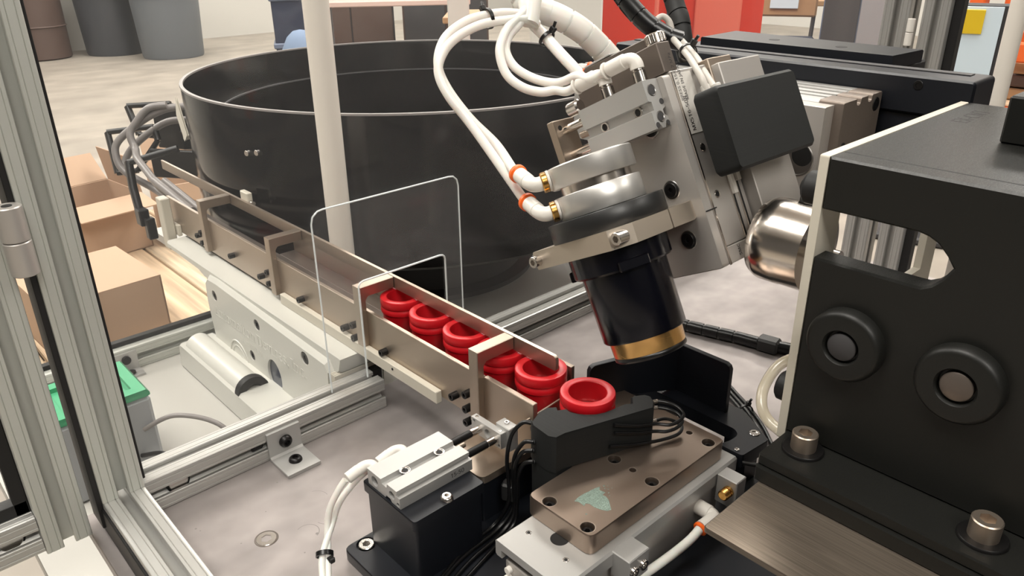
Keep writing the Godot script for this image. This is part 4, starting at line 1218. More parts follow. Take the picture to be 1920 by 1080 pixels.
	var kk := [[V(-431, 128, -418.5), V(-437, 128, -413), V(-442, 118, -405), V(-443, 103, -400), V(-444, 86, -399), V(-443, 66, -400), V(-442, 40, -398), V(-449, 16, -385), V(-446, 14.5, -349), V(-430, 14.2, -300), V(-424, 14.2, -270)], [V(-418.5, 118, -409), V(-426, 116, -404), V(-434, 99, -400), V(-437, 76, -400), V(-438, 56, -402), V(-440, 32, -401), V(-442, 16, -382), V(-438, 14.4, -336), V(-424, 14.2, -290), V(-416, 14.2, -268)], [V(-419.5, 108, -409), V(-427, 105, -403), V(-432, 90, -399), V(-434, 70, -400), V(-436, 50, -402), V(-436, 28, -399), V(-435, 16, -380), V(-430, 14.4, -339), V(-416, 14.2, -290), V(-408, 14.2, -266)], [V(-418.5, 96, -409), V(-426, 92, -404), V(-431, 76, -401), V(-433, 58, -402), V(-434, 40, -402), V(-432, 22, -396), V(-428, 15.5, -372), V(-422, 14.4, -346), V(-408, 14.2, -290), V(-400, 14.2, -264)]]
	for i in 4:
		m = MB.new(); m.tube(kk[i], 2.0)
		solo("sensor_cable", ["black sensor cable at the left end of the sensor block, outermost of four", "black sensor cable from the left end of the sensor block, second of four", "black sensor cable from the left end of the sensor block, third of four", "black sensor cable from the foot of the sensor block, innermost of four"][i], "cable", m, mats.cable, V(-446, 14, -380))
	m = MB.new(); m.box(V(-445, 50, -404), V(16, 20, 12), 2, Basis(Vector3.UP, 0.5))
	solo("cable_clip", "black clip gathering the sensor cables beside the nest plate", "clip", m, mats.black_plastic, V(-445, 40, -404))
	# guard behind the nest
	t = thing("guard_bracket", "black bracket behind the nest carrying two upright guard plates", "bracket", V(-390, 62, -620))
	m = MB.new()
	m.prism(fillet(circ2([-303, -578.5, -299, -621, -345, -650, -470, -650, -470, -612, -333, -612, -326, -606, -326, -594, -331, -578.5]), 4), Vector3.ZERO, V(0, 0, 1), V(1, 0, 0), 62, 77, 0.8)
	m.span(V(-468, 12, -640), V(-420, 62, -614), 1)
	m.span(V(-345, 12, -640), V(-318, 62, -614), 1)
	part(t, "bracket_body", m, mats.black_anod)
	m = MB.new()
	m.prism(pv([-424, 77, -356, 77, -356, 129, -358, 133, -362, 135, -424, 135]), V(0, 0, -636), V(1, 0, 0), V(0, 1, 0), 0, 6, 0.5)
	part(t, "guard_plate", m, mats.black_anod, "right upright guard plate")
	m = MB.new()
	var d := V(-457, 0, -523) - V(-423, 0, -630)
	m.prism(pv([0, 77, 112, 96, 112, 129, 110, 133, 106, 135, 0, 135]), V(-420, 0, -631), d.normalized(), V(0, 1, 0), 0, 6, 0.5)
	part(t, "guard_plate", m, mats.black_anod, "left upright guard plate")
	m = MB.new(); m.screw(V(-315.5, 77, -621), up, 5.4, 0.8, 3.0)
	part(t, "cap_screw", m, mats.steel, "bright socket screw")
	m = MB.new(); m.screw(V(-312.5, 77, -584.5), up, 2.6, 0.8, 1.4)
	part(t, "cap_screw", m, mats.steel)
	m = MB.new(); m.tube([V(-303, 69, -580), V(-285, 69, -590), V(-255, 72, -605)], 2.2)
	part(t, "hose_stub", m, mats.cable, "thin black hose")

func machine() -> void:
	var up := Vector3.UP
	# brushed sheet and its stand
	var t := thing("brushed_table", "brushed steel sheet with a rolled edge under the black machine", "sheet", V(0, 0, -560))
	var m := MB.new(); m.prism(fillet(circ2([-238, -409, 250, -409, 250, -760, -238, -760]), 4), Vector3.ZERO, V(0, 0, 1), V(1, 0, 0), 131, 136, 0.8)
	part(t, "sheet", m, mats.brushed)
	m = MB.new(); m.span(V(-110, 0, -720), V(200, 131, -560), 2)
	part(t, "stand", m, mats.black_anod)
	t = thing("black_machine", "large matt black machine housing with a pointed notch at the right", "machine", V(0, 136, -660))
	m = MB.new()
	m.prism(pv([-242, 136, 260, 136, 260, 150, -242, 150]), V(0, 0, -800), V(1, 0, 0), V(0, 1, 0), 0, 315, 1.2)
	part(t, "base_plate", m, mats.black_paint)
	m = MB.new()
	m.prism(pv([-242, 150.2, 260, 150.2, 260, 160, -242, 160]), V(0, 0, -800), V(1, 0, 0), V(0, 1, 0), 0, 312, 1.2)
	part(t, "base_plate", m, mats.black_paint)
	m = MB.new()
	m.prism(pv([-243.5, 160, 60, 160, 60, 393, -243.5, 393, -243.5, 354, -175, 354, -168, 352.5, -161, 349, -154, 342, -149, 335, -154, 326, -160, 319.5, -166, 316.3, -172, 316, -243.5, 316]), V(0, 0, -552), V(1, 0, 0), V(0, 1, 0), 0, 20, 1.6)
	part(t, "front_plate", m, mats.black_paint)
	m = MB.new(); m.span(V(-243.5, 381, -800), V(-30, 393, -552), 1); m.span(V(-120, 381, -800), V(-30, 428, -785), 1)
	part(t, "top_plate", m, mats.black_paint)
	m = MB.new(); m.span(V(-242, 160, -800), V(200, 165, -554), 0.5); m.span(V(-60, 165, -800), V(60, 381, -790), 1)
	part(t, "inner_wall", m, mats.cream)
	m = MB.new()
	# side plate seen edge on, with an opening behind the notch: X = z, Y = y, rises along -x
	m.prism(fillet(pv([-532, 150, -532, 393.5, -800, 393.5, -800, 150]), 2), V(-244, 0, 0), V(0, 0, 1), V(0, 1, 0), 0, 7, 0.6, [[pv([-566, 375, -770, 375, -770, 235, -715, 235, -640, 268, -610, 288, -566, 306]), 0.0]])
	part(t, "side_plate", m, mats.cream, "cream side plate")
	for c in [[-207.0, 257.0, 0], [-127.0, 258.5, 1]]:
		m = MB.new()
		m.lathe([Vector2(28.5, 0), Vector2(28.5, 8), Vector2(26, 11.5), Vector2(24, 12), Vector2(14, 12), Vector2(13, 10.5), Vector2(12.4, 6), Vector2(0, 6)], V(c[0], c[1], -532), V(0, 0, 1), 48)
		var fl := part(t, "flange", m, mats.black_paint, "round black flange")
		m = MB.new()
		m.lathe([Vector2(10.8, 5), Vector2(10.8, 10), Vector2(9.6, 11), Vector2(0, 11)], V(c[0], c[1], -532), V(0, 0, 1), 32)
		part(fl, "shaft_end", m, mats.dark_gray if c[2] == 0 else mats.bronze_dark)
	for c in [[-220.0, -517.0], [-86.0, -513.0]]:
		m = MB.new(); m.lathe([Vector2(8, 2.6), Vector2(15.5, 2.6), Vector2(16.2, 1.8), Vector2(16.2, 0)], V(c[0], 160, c[1]), up, 36)
		var wa := part(t, "washer", m, mats.black_screw)
		m = MB.new(); m.screw(V(c[0], 162, c[1]), up, 10, 15, 5.6)
		part(wa, "cap_screw", m, mats.nickel, "big steel socket screw")
	m = MB.new(); m.span(V(-174, 393, -735), V(-40, 428, -656), 1.5)
	part(t, "top_block", m, mats.black_paint)
	m = MB.new(); m.cyl(V(-150, 409, -656), V(0, 0, 1), 4, 0.5, 0.1)
	part(t, "screw_hole", m, mats.hole)
	words(t, "engraving", "EX-CNT", 13, V(-214, 393, -708), V(0, 0, -1), V(-1, 0, 0), mats.ink, 0.3)
	m = MB.new(); m.cyl(V(-251, 362, -552), V(-1, 0, 0), 13, 16, 3); m.cyl(V(-267, 362, -552), V(-1, 0, 0), 6, 3, 1)
	part(t, "knob", m, mats.rubber, "black rubber knob on the side plate")
	m = MB.new(); m.cyl(V(-251, 190, -549), V(-1, 0, 0), 13, 11, 2)
	part(t, "knob", m, mats.rubber, "black rubber knob low on the side plate")
	# roller
	t = thing("steel_roller", "polished steel roller sticking out of the cream side plate", "roller", V(-285, 258, -597))
	m = MB.new()
	m.lathe([Vector2(0, 0), Vector2(30, 0), Vector2(33.5, 1.5), Vector2(36.2, 7), Vector2(36.8, 10), Vector2(36.8, 26), Vector2(36.3, 27), Vector2(36.3, 50), Vector2(0, 50)], V(-321, 295, -597), V(1, 0, 0), 72)
	part(t, "drum", m, mats.polished)
	m = MB.new(); m.cyl(V(-271, 293, -597), V(1, 0, 0), 7, 20)
	part(t, "shaft", m, mats.steel)
	m = MB.new(); m.cyl(V(-290, 330, -606), V(0, 1, -0.2), 7, 6, 1)
	part(t, "stop_knob", m, mats.rubber)
	m = MB.new()
	m.tube([V(-252, 200, -600), V(-275, 188, -606), V(-289, 177, -597), V(-290, 163, -577), V(-283, 152, -563), V(-272, 143, -558), V(-255, 138.5, -556)], 5.0)
	solo("clear_hose", "clear plastic hose looping out below the roller beside the cream plate", "hose", m, mats.clear_tube, V(-280, 136, -575))

func gantry() -> void:
	var m := MB.new()
	var t := thing("black_beam", "long black horizontal beam across the back of the cell", "beam", V(-465, 0, -880))
	m = MB.new()
	m.prism(fillet(pv([-682, 372, -246, 372, -246, 409, -682, 409]), 5), V(0, 0, -868), V(1, 0, 0), V(0, 1, 0), 0, 53, 2)
	part(t, "top_bar", m, mats.black_anod)
	m = MB.new(); m.span(V(-680, 318, -866), V(-256, 372, -819), 1.5)
	part(t, "web", m, mats.black_anod)
	m = MB.new(); m.span(V(-640, 330, -978), V(-353, 402, -868), 2); m.span(V(-660, 345, -1000), V(-620, 395, -868), 1); m.span(V(-716, 345, -870), V(-680, 395, -820), 1)
	part(t, "rear_body", m, mats.black_anod)
	m = MB.new(); m.prism(circ2([-598, -884, -603, -972, -348, -950, -352, -880]), Vector3.ZERO, V(0, 0, 1), V(1, 0, 0), 402, 416, 1)
	part(t, "cover_plate", m, mats.black_anod)
	m = MB.new(); m.cyl(V(-515, 415.8, -920), Vector3.UP, 6.5, 0.5, 0.05); m.cyl(V(-425, 415.8, -912), Vector3.UP, 6.5, 0.5, 0.05)
	part(t, "plate_hole", m, mats.hole)
	m = MB.new(); m.span(V(-676, 409, -858), V(-262, 410.2, -846), 0.3)
	part(t, "belt_strip", m, mats.dark_gray)
	m = MB.new(); m.screw(V(-297, 400.5, -815), V(0, 0, 1), 4.6, 0.8, 2.6)
	part(t, "cap_screw", m, mats.black_screw)
	# rodless actuator in front of the beam
	t = thing("linear_actuator", "aluminium linear actuator with a speckled cast end cap on the front of the beam", "actuator", V(-480, 300, -770))
	m = MB.new()
	m.prism(pv([-730, 300, -730, 388, -733, 391, -742, 391, -742, 389, -748, 389, -748, 391, -757, 391, -757, 388.5, -764, 388.5, -764, 391, -774, 391, -774, 388.5, -781, 388.5, -781, 391, -790, 391, -790, 389, -797, 389, -797, 391, -812, 391, -812, 300]), V(-354, 0, 0), V(0, 0, 1), V(0, 1, 0), 0, 320, 0.4)
	part(t, "profile", m, mats.alu)
	m = MB.new()
	m.prism(fillet(pv([-729, 282, -729, 391, -757, 391.5, -758, 385, -764, 385, -765, 391.5, -781, 391.5, -782, 385, -788, 385, -789, 391.5, -812, 391.5, -812, 282]), 2.5), V(-328.5, 0, 0), V(0, 0, 1), V(0, 1, 0), 0, 25, 0.8)
	part(t, "end_cap", m, mats.cast_tan, "speckled cast end cap")
	m = MB.new(); m.screw(V(-328.5, 380, -800), V(1, 0, 0), 7, 0.8, 4.4); m.screw(V(-328.5, 346, -741), V(1, 0, 0), 5, 0.8, 3)
	part(t, "cap_screw", m, mats.black_screw)
	m = MB.new(); m.span(V(-666, 270, -815), V(-360, 300, -750), 1)
	part(t, "bracket", m, mats.alu_dark)
	# carriage with the bored block
	t = thing("carriage", "grey bored carriage block between the tilted slide and the actuator", "carriage", V(-380, 300, -690))
	m = MB.new()
	m.prism(pv([-480, 305, -337, 305, -337, 388, -480, 388]), V(0, 0, -729), V(1, 0, 0), V(0, 1, 0), 0, 17, 0.8)
	part(t, "block", m, mats.alu_dark)
	m = MB.new(); m.lathe([Vector2(0, 0.15), Vector2(15.5, 0.15), Vector2(16, 0.8), Vector2(17, 0.9), Vector2(17.6, 0)], V(-359, 335, -712), V(0, 0, 1), 36)
	part(t, "bore_rim", m, mats.bore)
	m = MB.new(); m.cyl(V(-354, 339, -712), V(0, 0, 1), 10.5, 0.4, 0.1)
	part(t, "bore_floor", m, mats.hole)
	m = MB.new(); m.span(V(-480, 262, -729), V(-337, 303.5, -710), 0.8)
	part(t, "lower_block", m, mats.alu_dark)
	m = MB.new(); m.span(V(-470, 310, -712), V(-400, 380, -660), 0.8)
	part(t, "arm", m, mats.alu_dark)
	m = head()
	m.span(V(-225, 400, -672), V(-150, 565, -606), 0.8)
	part(t, "tilt_plate", m, mats.alu_dark)
	m = head(); m.span(V(-176, 545, -640), V(-158, 572, -604), 0.8); m.span(V(-200, 545, -640), V(-180, 566, -612), 0.8)
	part(t, "top_lug", m, mats.nickel)

func gripper() -> void:
	var Q := H(0, 1, 0)
	var N := H(1, 0, 0)
	var K := V(0, 0, 1)
	# tilted slide carrying the gripper
	var t := thing("tilted_slide", "tilted grey air slide table carrying the gripper above the nest", "slide", H(-200, 396, -570))
	var m := head(); m.prism(fillet(pv([-262, 396, -161, 396, -161, 566, -262, 566]), 4), Vector3.ZERO, V(1, 0, 0), V(0, 1, 0), -551, -541, 0.7)
	part(t, "table", m, mats.alu_dark)
	m = head(); m.span(V(-258, 412, -604), V(-161.5, 568, -552), 0.8)
	part(t, "body", m, mats.alu_dark)
	m = head(); m.span(V(-258, 396.5, -600), V(-161, 411.5, -552), 0.8)
	part(t, "end_cap", m, mats.alu_dark)
	m = head(); m.span(V(-161.5, 396, -553.2), V(-160.2, 567, -551.2), 0.2)
	part(t, "edge_strip", m, mats.polished, "bright edge strip")
	m = head()
	for z in [-586.0, -596.0]: m.span(V(-162, 414, z - 1.2), V(-160.6, 500, z + 1.2), 0.3)
	part(t, "sensor_groove", m, mats.hole)
	m = head()
	for z in [-583.5, -593.5]: m.span(V(-162, 414, z - 0.5), V(-160.2, 500, z + 0.5), 0.2)
	part(t, "groove_lip", m, mats.polished)
	m = head(); m.span(V(-161.5, 452, -589.5), V(-157.5, 474, -584.5), 0.6); m.span(V(-161.5, 462, -599.5), V(-157.5, 478, -594.5), 0.6)
	part(t, "reed_switch", m, mats.fitting, "small white reed switches in the groove")
	m = head()
	for q in [457.0, 499.0]: m.lathe([Vector2(2.2, -0.5), Vector2(2.5, 0.2), Vector2(3.3, 0.3), Vector2(3.6, 0)], V(-161.3, q, -564), V(1, 0, 0), 20)
	part(t, "hole_rim", m, mats.polished)
	m = head()
	for q in [457.0, 499.0]: m.cyl(V(-161.4, q, -564), V(1, 0, 0), 2.4, 0.5, 0.05, 14)
	part(t, "hole", m, mats.hole)
	m = head(); m.span(V(-161.4, 512, -579), V(-161.0, 565, -554), 0.1)
	part(t, "label", m, mats.label_white, "pale printed rating label")
	words(t, "print", "MXS16-50R", 4.4, H(-160.9, 514, -563), Q, K, mats.ink, 0.1)
	words(t, "print", "PRESS 0.15-0.7 MPa", 2.5, H(-160.9, 541, -559.5), Q, K, mats.ink, 0.1)
	words(t, "print", "MADE IN JAPAN", 2.4, H(-160.9, 541, -566), Q, K, mats.ink, 0.1)
	m = head(); m.span(V(-161, 514, -577), V(-160.8, 532, -572), 0.05)
	part(t, "print_block", m, mats.ink)
	words(t, "print", "SMC", 3.6, H(-160.9, 400, -572), Q, K, mats.ink, 0.1)
	for b in [[-188.4, 472.5], [-187.3, 426.8], [-190, 528]]:
		m = head(); m.lathe([Vector2(5, 0.3), Vector2(8.0, 0.35), Vector2(8.4, 0)], V(b[0], b[1], -541), K, 30)
		part(t, "counterbore", m, mats.bore)
		m = head(); m.screw(V(b[0], b[1], -541), K, 6.6, 2.0, 2.6)
		part(t, "flat_screw", m, mats.black_screw, "dark flat head screw")
	m = head(); m.span(V(-161.2, 446, -556), V(-160, 447, -541.2), 0.1)
	part(t, "joint_line", m, mats.hole)
	# ring clamp that holds the gripper
	t = thing("gripper_clamp", "pale split ring clamp holding the gripper to the tilted slide", "clamp", H(-215, 443, -483))
	m = head()
	m.prism(pv([-272, -440, -268, -436, -177, -436, -163, -452, -163, -497, -258, -500, -272, -470]), Vector3.ZERO, V(1, 0, 0), V(0, 0, 1), -459.5, -443.5, 0.6, [])
	part(t, "front_jaw", m, mats.nickel_pale)
	m = head()
	m.prism(pv([-262, -501.5, -163, -498.5, -163, -527, -172, -541, -262, -541]), Vector3.ZERO, V(1, 0, 0), V(0, 0, 1), -459.5, -443.5, 0.6, [])
	part(t, "rear_jaw", m, mats.nickel_pale)
	m = head(); m.screw(V(-264, 451.5, -436), K, 4.9, 7, 2.8)
	part(t, "cap_screw", m, mats.steel)
	m = head(); m.screw(V(-168, 451.5, -445), K, 5.2, 11, 3.0)
	part(t, "cap_screw", m, mats.steel)
	# gripper
	t = thing("gripper", "black cylindrical gripper with a gold nose sleeve and silver top discs, tilted over the nest", "gripper", H(-215, 348, -483))
	var O := V(-215.5, 0, -483)
	m = head(); m.lathe([Vector2(22, 349), Vector2(28, 346.5), Vector2(30.4, 346.5), Vector2(31.6, 347.5), Vector2(31.9, 349), Vector2(31.6, 350.5), Vector2(30.6, 351.4)], O, V(0, 1, 0), 64)
	part(t, "seal_ring", m, mats.cable, "dark o-ring at the nose")
	m = head(); m.lathe([Vector2(0, 353), Vector2(22, 353), Vector2(22, 348.5)], O, V(0, 1, 0), 40)
	part(t, "nose_core", m, mats.rubber)
	m = head(); m.lathe([Vector2(30.4, 350.8), Vector2(31.4, 351.2), Vector2(31.6, 351.8), Vector2(32.2, 364.5), Vector2(32.6, 365)], O, V(0, 1, 0), 72)
	part(t, "nose_sleeve", m, mats.gold, "polished gold sleeve")
	m = head(); m.lathe([Vector2(31, 364.8), Vector2(35.2, 364.8), Vector2(36.4, 366.2), Vector2(37.2, 424)], O, V(0, 1, 0), 72)
	m.lathe([Vector2(37.2, 424), Vector2(41.5, 424.2), Vector2(43.2, 426), Vector2(43.4, 443.5)], O, V(0, 1, 0), 72)
	part(t, "barrel", m, mats.navy, "glossy blue-black barrel")
	for a in [0.6, 2.7, 4.8]:
		m = head(); m.box(O + V(cos(a) * 39, 428, sin(a) * 39), V(12, 9, 26), 1, Basis(Vector3.UP, -a))
		part(t, "jaw_flat", m, mats.navy)
	m = head(); m.lathe([Vector2(20, 459.6), Vector2(50, 459.6), Vector2(50.5, 460.2), Vector2(50.5, 475.6), Vector2(50, 476.2), Vector2(20, 476.2)], O, V(0, 1, 0), 72)
	part(t, "spacer_disc", m, mats.black_plastic, "black spacer disc")
	m = head(); m.lathe([Vector2(20, 476.6), Vector2(36.6, 476.6), Vector2(37.1, 477.2), Vector2(37.1, 495.6), Vector2(36.4, 496.4), Vector2(20, 496.4)], O, V(0, 1, 0), 72)
	part(t, "lower_disc", m, mats.turned, "silver lower disc")
	m = head(); m.lathe([Vector2(31, 496), Vector2(31, 503.5)], O, V(0, 1, 0), 48)
	part(t, "neck", m, mats.polished)
	m = head(); m.lathe([Vector2(20, 503.2), Vector2(36.4, 503.2), Vector2(37.1, 504), Vector2(37.1, 520.6), Vector2(36.2, 521.6), Vector2(0, 521.6)], O, V(0, 1, 0), 72)
	part(t, "upper_disc", m, mats.turned, "silver upper disc")
	words(t, "print", "25", 3.6, H(-215.5 + 37.3 * 0.9, 483, -483 - 37.3 * 0.1) , V(0, 0, -1), Q, mats.ink, 0.1)
	for f in [[513.0, 0], [487.0, 1]]:
		var dir := V(-0.62, 0, 0.78)
		var b: Vector3 = O + V(0, f[0], 0) + dir * 36.5
		m = head(); m.cyl(b, dir, 9.2, 1.6, 0.4); m.cyl(b + dir * 1.6, dir, 9.0, 0.8, 0.3)
		part(t, "thread_seal", m, mats.fitting)
		m = head(); m.cyl(b + dir * 2.2, dir, 8.8, 5.4, 0.7, 6)
		part(t, "brass_hex", m, mats.brass, "brass hexagon")
		var up2 := V(-0.80, 0.52, -0.30).normalized()
		m = head()
		m.tube([b + dir * 6.5, b + dir * 10.5, b + dir * 13.5 + up2 * 2, b + dir * 15 + up2 * 6, b + dir * 15 + up2 * 12], 6.4, 6, 18)
		m.cyl(b + dir * 15 + up2 * 10, up2, 6.9, 17, 0.8)
		var el := part(t, "elbow", m, mats.fitting, "cream push-in elbow")
		m = head(); m.cyl(b + dir * 15 + up2 * 26.5, up2, 8.2, 7.0, 1.8)
		part(el, "release_ring", m, mats.orange, "orange release ring")
	# twin rod cylinder across the top of the slide
	t = thing("twin_rod_cylinder", "grey twin rod air cylinder lying across the tilted slide above the gripper", "air cylinder", H(-205, 522, -531))
	m = head()
	# section in (z, q), swept along p
	m.prism(pv([-541, 524, -541, 533, -537, 535, -537, 539, -541, 541, -541, 566, -521, 566, -521, 548, -525, 547, -525, 540, -521, 539, -521, 524.5, -523, 524, -524, 527, -528, 527, -529, 524, -534, 524, -535, 527, -539, 527]), V(-168, 0, 0), V(0, 0, 1), V(0, 1, 0), 0, 78, 0.3)
	part(t, "body", m, mats.alu)
	m = head()
	for q in [[-530, 557, 4.8], [-531, 534, 4.4]]:
		m.lathe([Vector2(q[2] - 0.8, -0.3), Vector2(q[2], 0.35), Vector2(q[2] + 0.6, 0.1)], V(-168, q[1], q[0]), V(1, 0, 0), 24)
	part(t, "bore_rim", m, mats.bore)
	m = head()
	m.cyl(V(-168, 557, -530), V(1, 0, 0), 4.2, 0.3, 0.05); m.cyl(V(-168, 534, -531), V(1, 0, 0), 3.8, 0.3, 0.05)
	m.cyl(V(-168, 546, -538), V(1, 0, 0), 2.6, 0.4, 0.05); m.cyl(V(-168, 527.5, -524.5), V(1, 0, 0), 2.4, 0.4, 0.05); m.cyl(V(-168, 527.5, -538), V(1, 0, 0), 2.4, 0.4, 0.05)
	part(t, "bore", m, mats.dark_gray)
	m = head()
	for p in [-184.0, -224.0]: m.lathe([Vector2(2.8, 0), Vector2(3.2, 1.2), Vector2(4.6, 1.2), Vector2(4.9, 0)], V(p, 543.5, -525), K, 18)
	part(t, "port_thread", m, mats.steel)
	for p in [-184.0, -224.0]:
		m = head(); m.cyl(V(p, 543.5, -525), K, 3.0, 0.5, 0.05)
		part(t, "port_hole", m, mats.hole)
	for q in [533.0, 557.0]:
		m = head(); m.cyl(V(-246, q, -531), V(-1, 0, 0), 4.2, 32, 0.4)
		part(t, "rod", m, mats.polished, "bright guide rod")
	m = head(); m.cyl(V(-246, 546, -529), V(-1, 0, 0), 3.4, 12, 0.5, 8)
	part(t, "stop_bolt", m, mats.nickel)
	m = head(); m.prism(fillet(pv([-287, 516, -277, 516, -277, 568, -287, 568]), 2), Vector3.ZERO, V(1, 0, 0), V(0, 1, 0), -546, -518, 0.8)
	part(t, "tool_plate", m, mats.nickel)
	m = head()
	m.cyl(V(-277, 560, -524), V(1, 0, 0), 2.4, 0.4, 0.05); m.cyl(V(-277, 524, -524), V(1, 0, 0), 2.4, 0.4, 0.05)
	part(t, "plate_hole", m, mats.hole)
	# fittings on top of the cylinder
	for f in [[-176.0, 0], [-214.0, 1]]:
		m = head(); m.cyl(V(f[0], 566, -531), V(0, 1, 0), 5.6, 10, 0.6, 6); m.cyl(V(f[0], 576, -531), V(0, 1, 0), 4.6, 3, 0.4)
		part(t, "nipple", m, mats.steel)
		m = head()
		m.tube([V(f[0], 578, -531), V(f[0], 583, -531), V(f[0] - 3, 587, -530), V(f[0] - 10, 588, -529)], 6.0, 6, 16)
		m.cyl(V(f[0] - 8, 588, -529), V(-1, 0.0, 0.05), 6.6, 19, 0.6)
		m.cyl(V(f[0] - 29, 588, -528), V(-1, 0, 0.05), 7.4, 2.2, 0.5); m.cyl(V(f[0] - 26, 588, -528), V(-1, 0, 0.05), 4.4, 6, 0.4)
		part(t, "elbow", m, mats.fitting, "white push-in elbow")
	m = head(); m.cyl(V(-246, 571, -527), V(-1, 0, 0), 6.6, 15, 1.5, 20)
	part(t, "plug", m, mats.steel)
	# dark bracket with knurled screw behind
	t = thing("top_bracket", "dark bronze bracket with a knurled thumb screw above the tilted slide", "bracket", H(-205, 568, -570))
	m = head(); m.prism(pv([-276, 568, -276, 590, -262, 606, -222, 605, -186, 604, -176, 603, -176, 568]), Vector3.ZERO, V(1, 0, 0), V(0, 1, 0), -578, -560, 0.8)
	m.span(V(-192, 568, -566), V(-163, 594, -548), 0.8)
	part(t, "bracket_body", m, mats.bronze_dark)
	m = head(); m.lathe([Vector2(8.6, 0), Vector2(8.6, 8), Vector2(7.6, 9), Vector2(0, 9)], V(-176, 596, -566), V(0, 1, 0), 30)
	for k in 30: m.box(V(-176 + 8.6 * cos(TAU * k / 30), 600.5, -566 + 8.6 * sin(TAU * k / 30)), V(0.9, 7, 0.9), 0.2, Basis(Vector3.UP, -TAU * k / 30))
	part(t, "thumb_screw", m, mats.polished, "knurled steel thumb screw")
	m = head(); m.span(V(-262, 606, -577), V(-225, 607.5, -561), 0.3)
	part(t, "edge_plate", m, mats.alu)
	# black cover on the side of the slide
	t = thing("slide_cover", "rounded black plastic cover on the right side of the tilted slide", "cover", H(-135, 470, -605))
	m = head()
	m.prism(rrect(-668, 470, -543, 541, 6, 5), V(-119, 0, 0), V(0, 0, 1), V(0, 1, 0), 0, 24, 2.5)
	part(t, "shell", m, mats.printed)
	m = head(); m.span(V(-161, 500, -600), V(-143, 525, -570), 1)
	part(t, "standoff", m, mats.black_plastic)

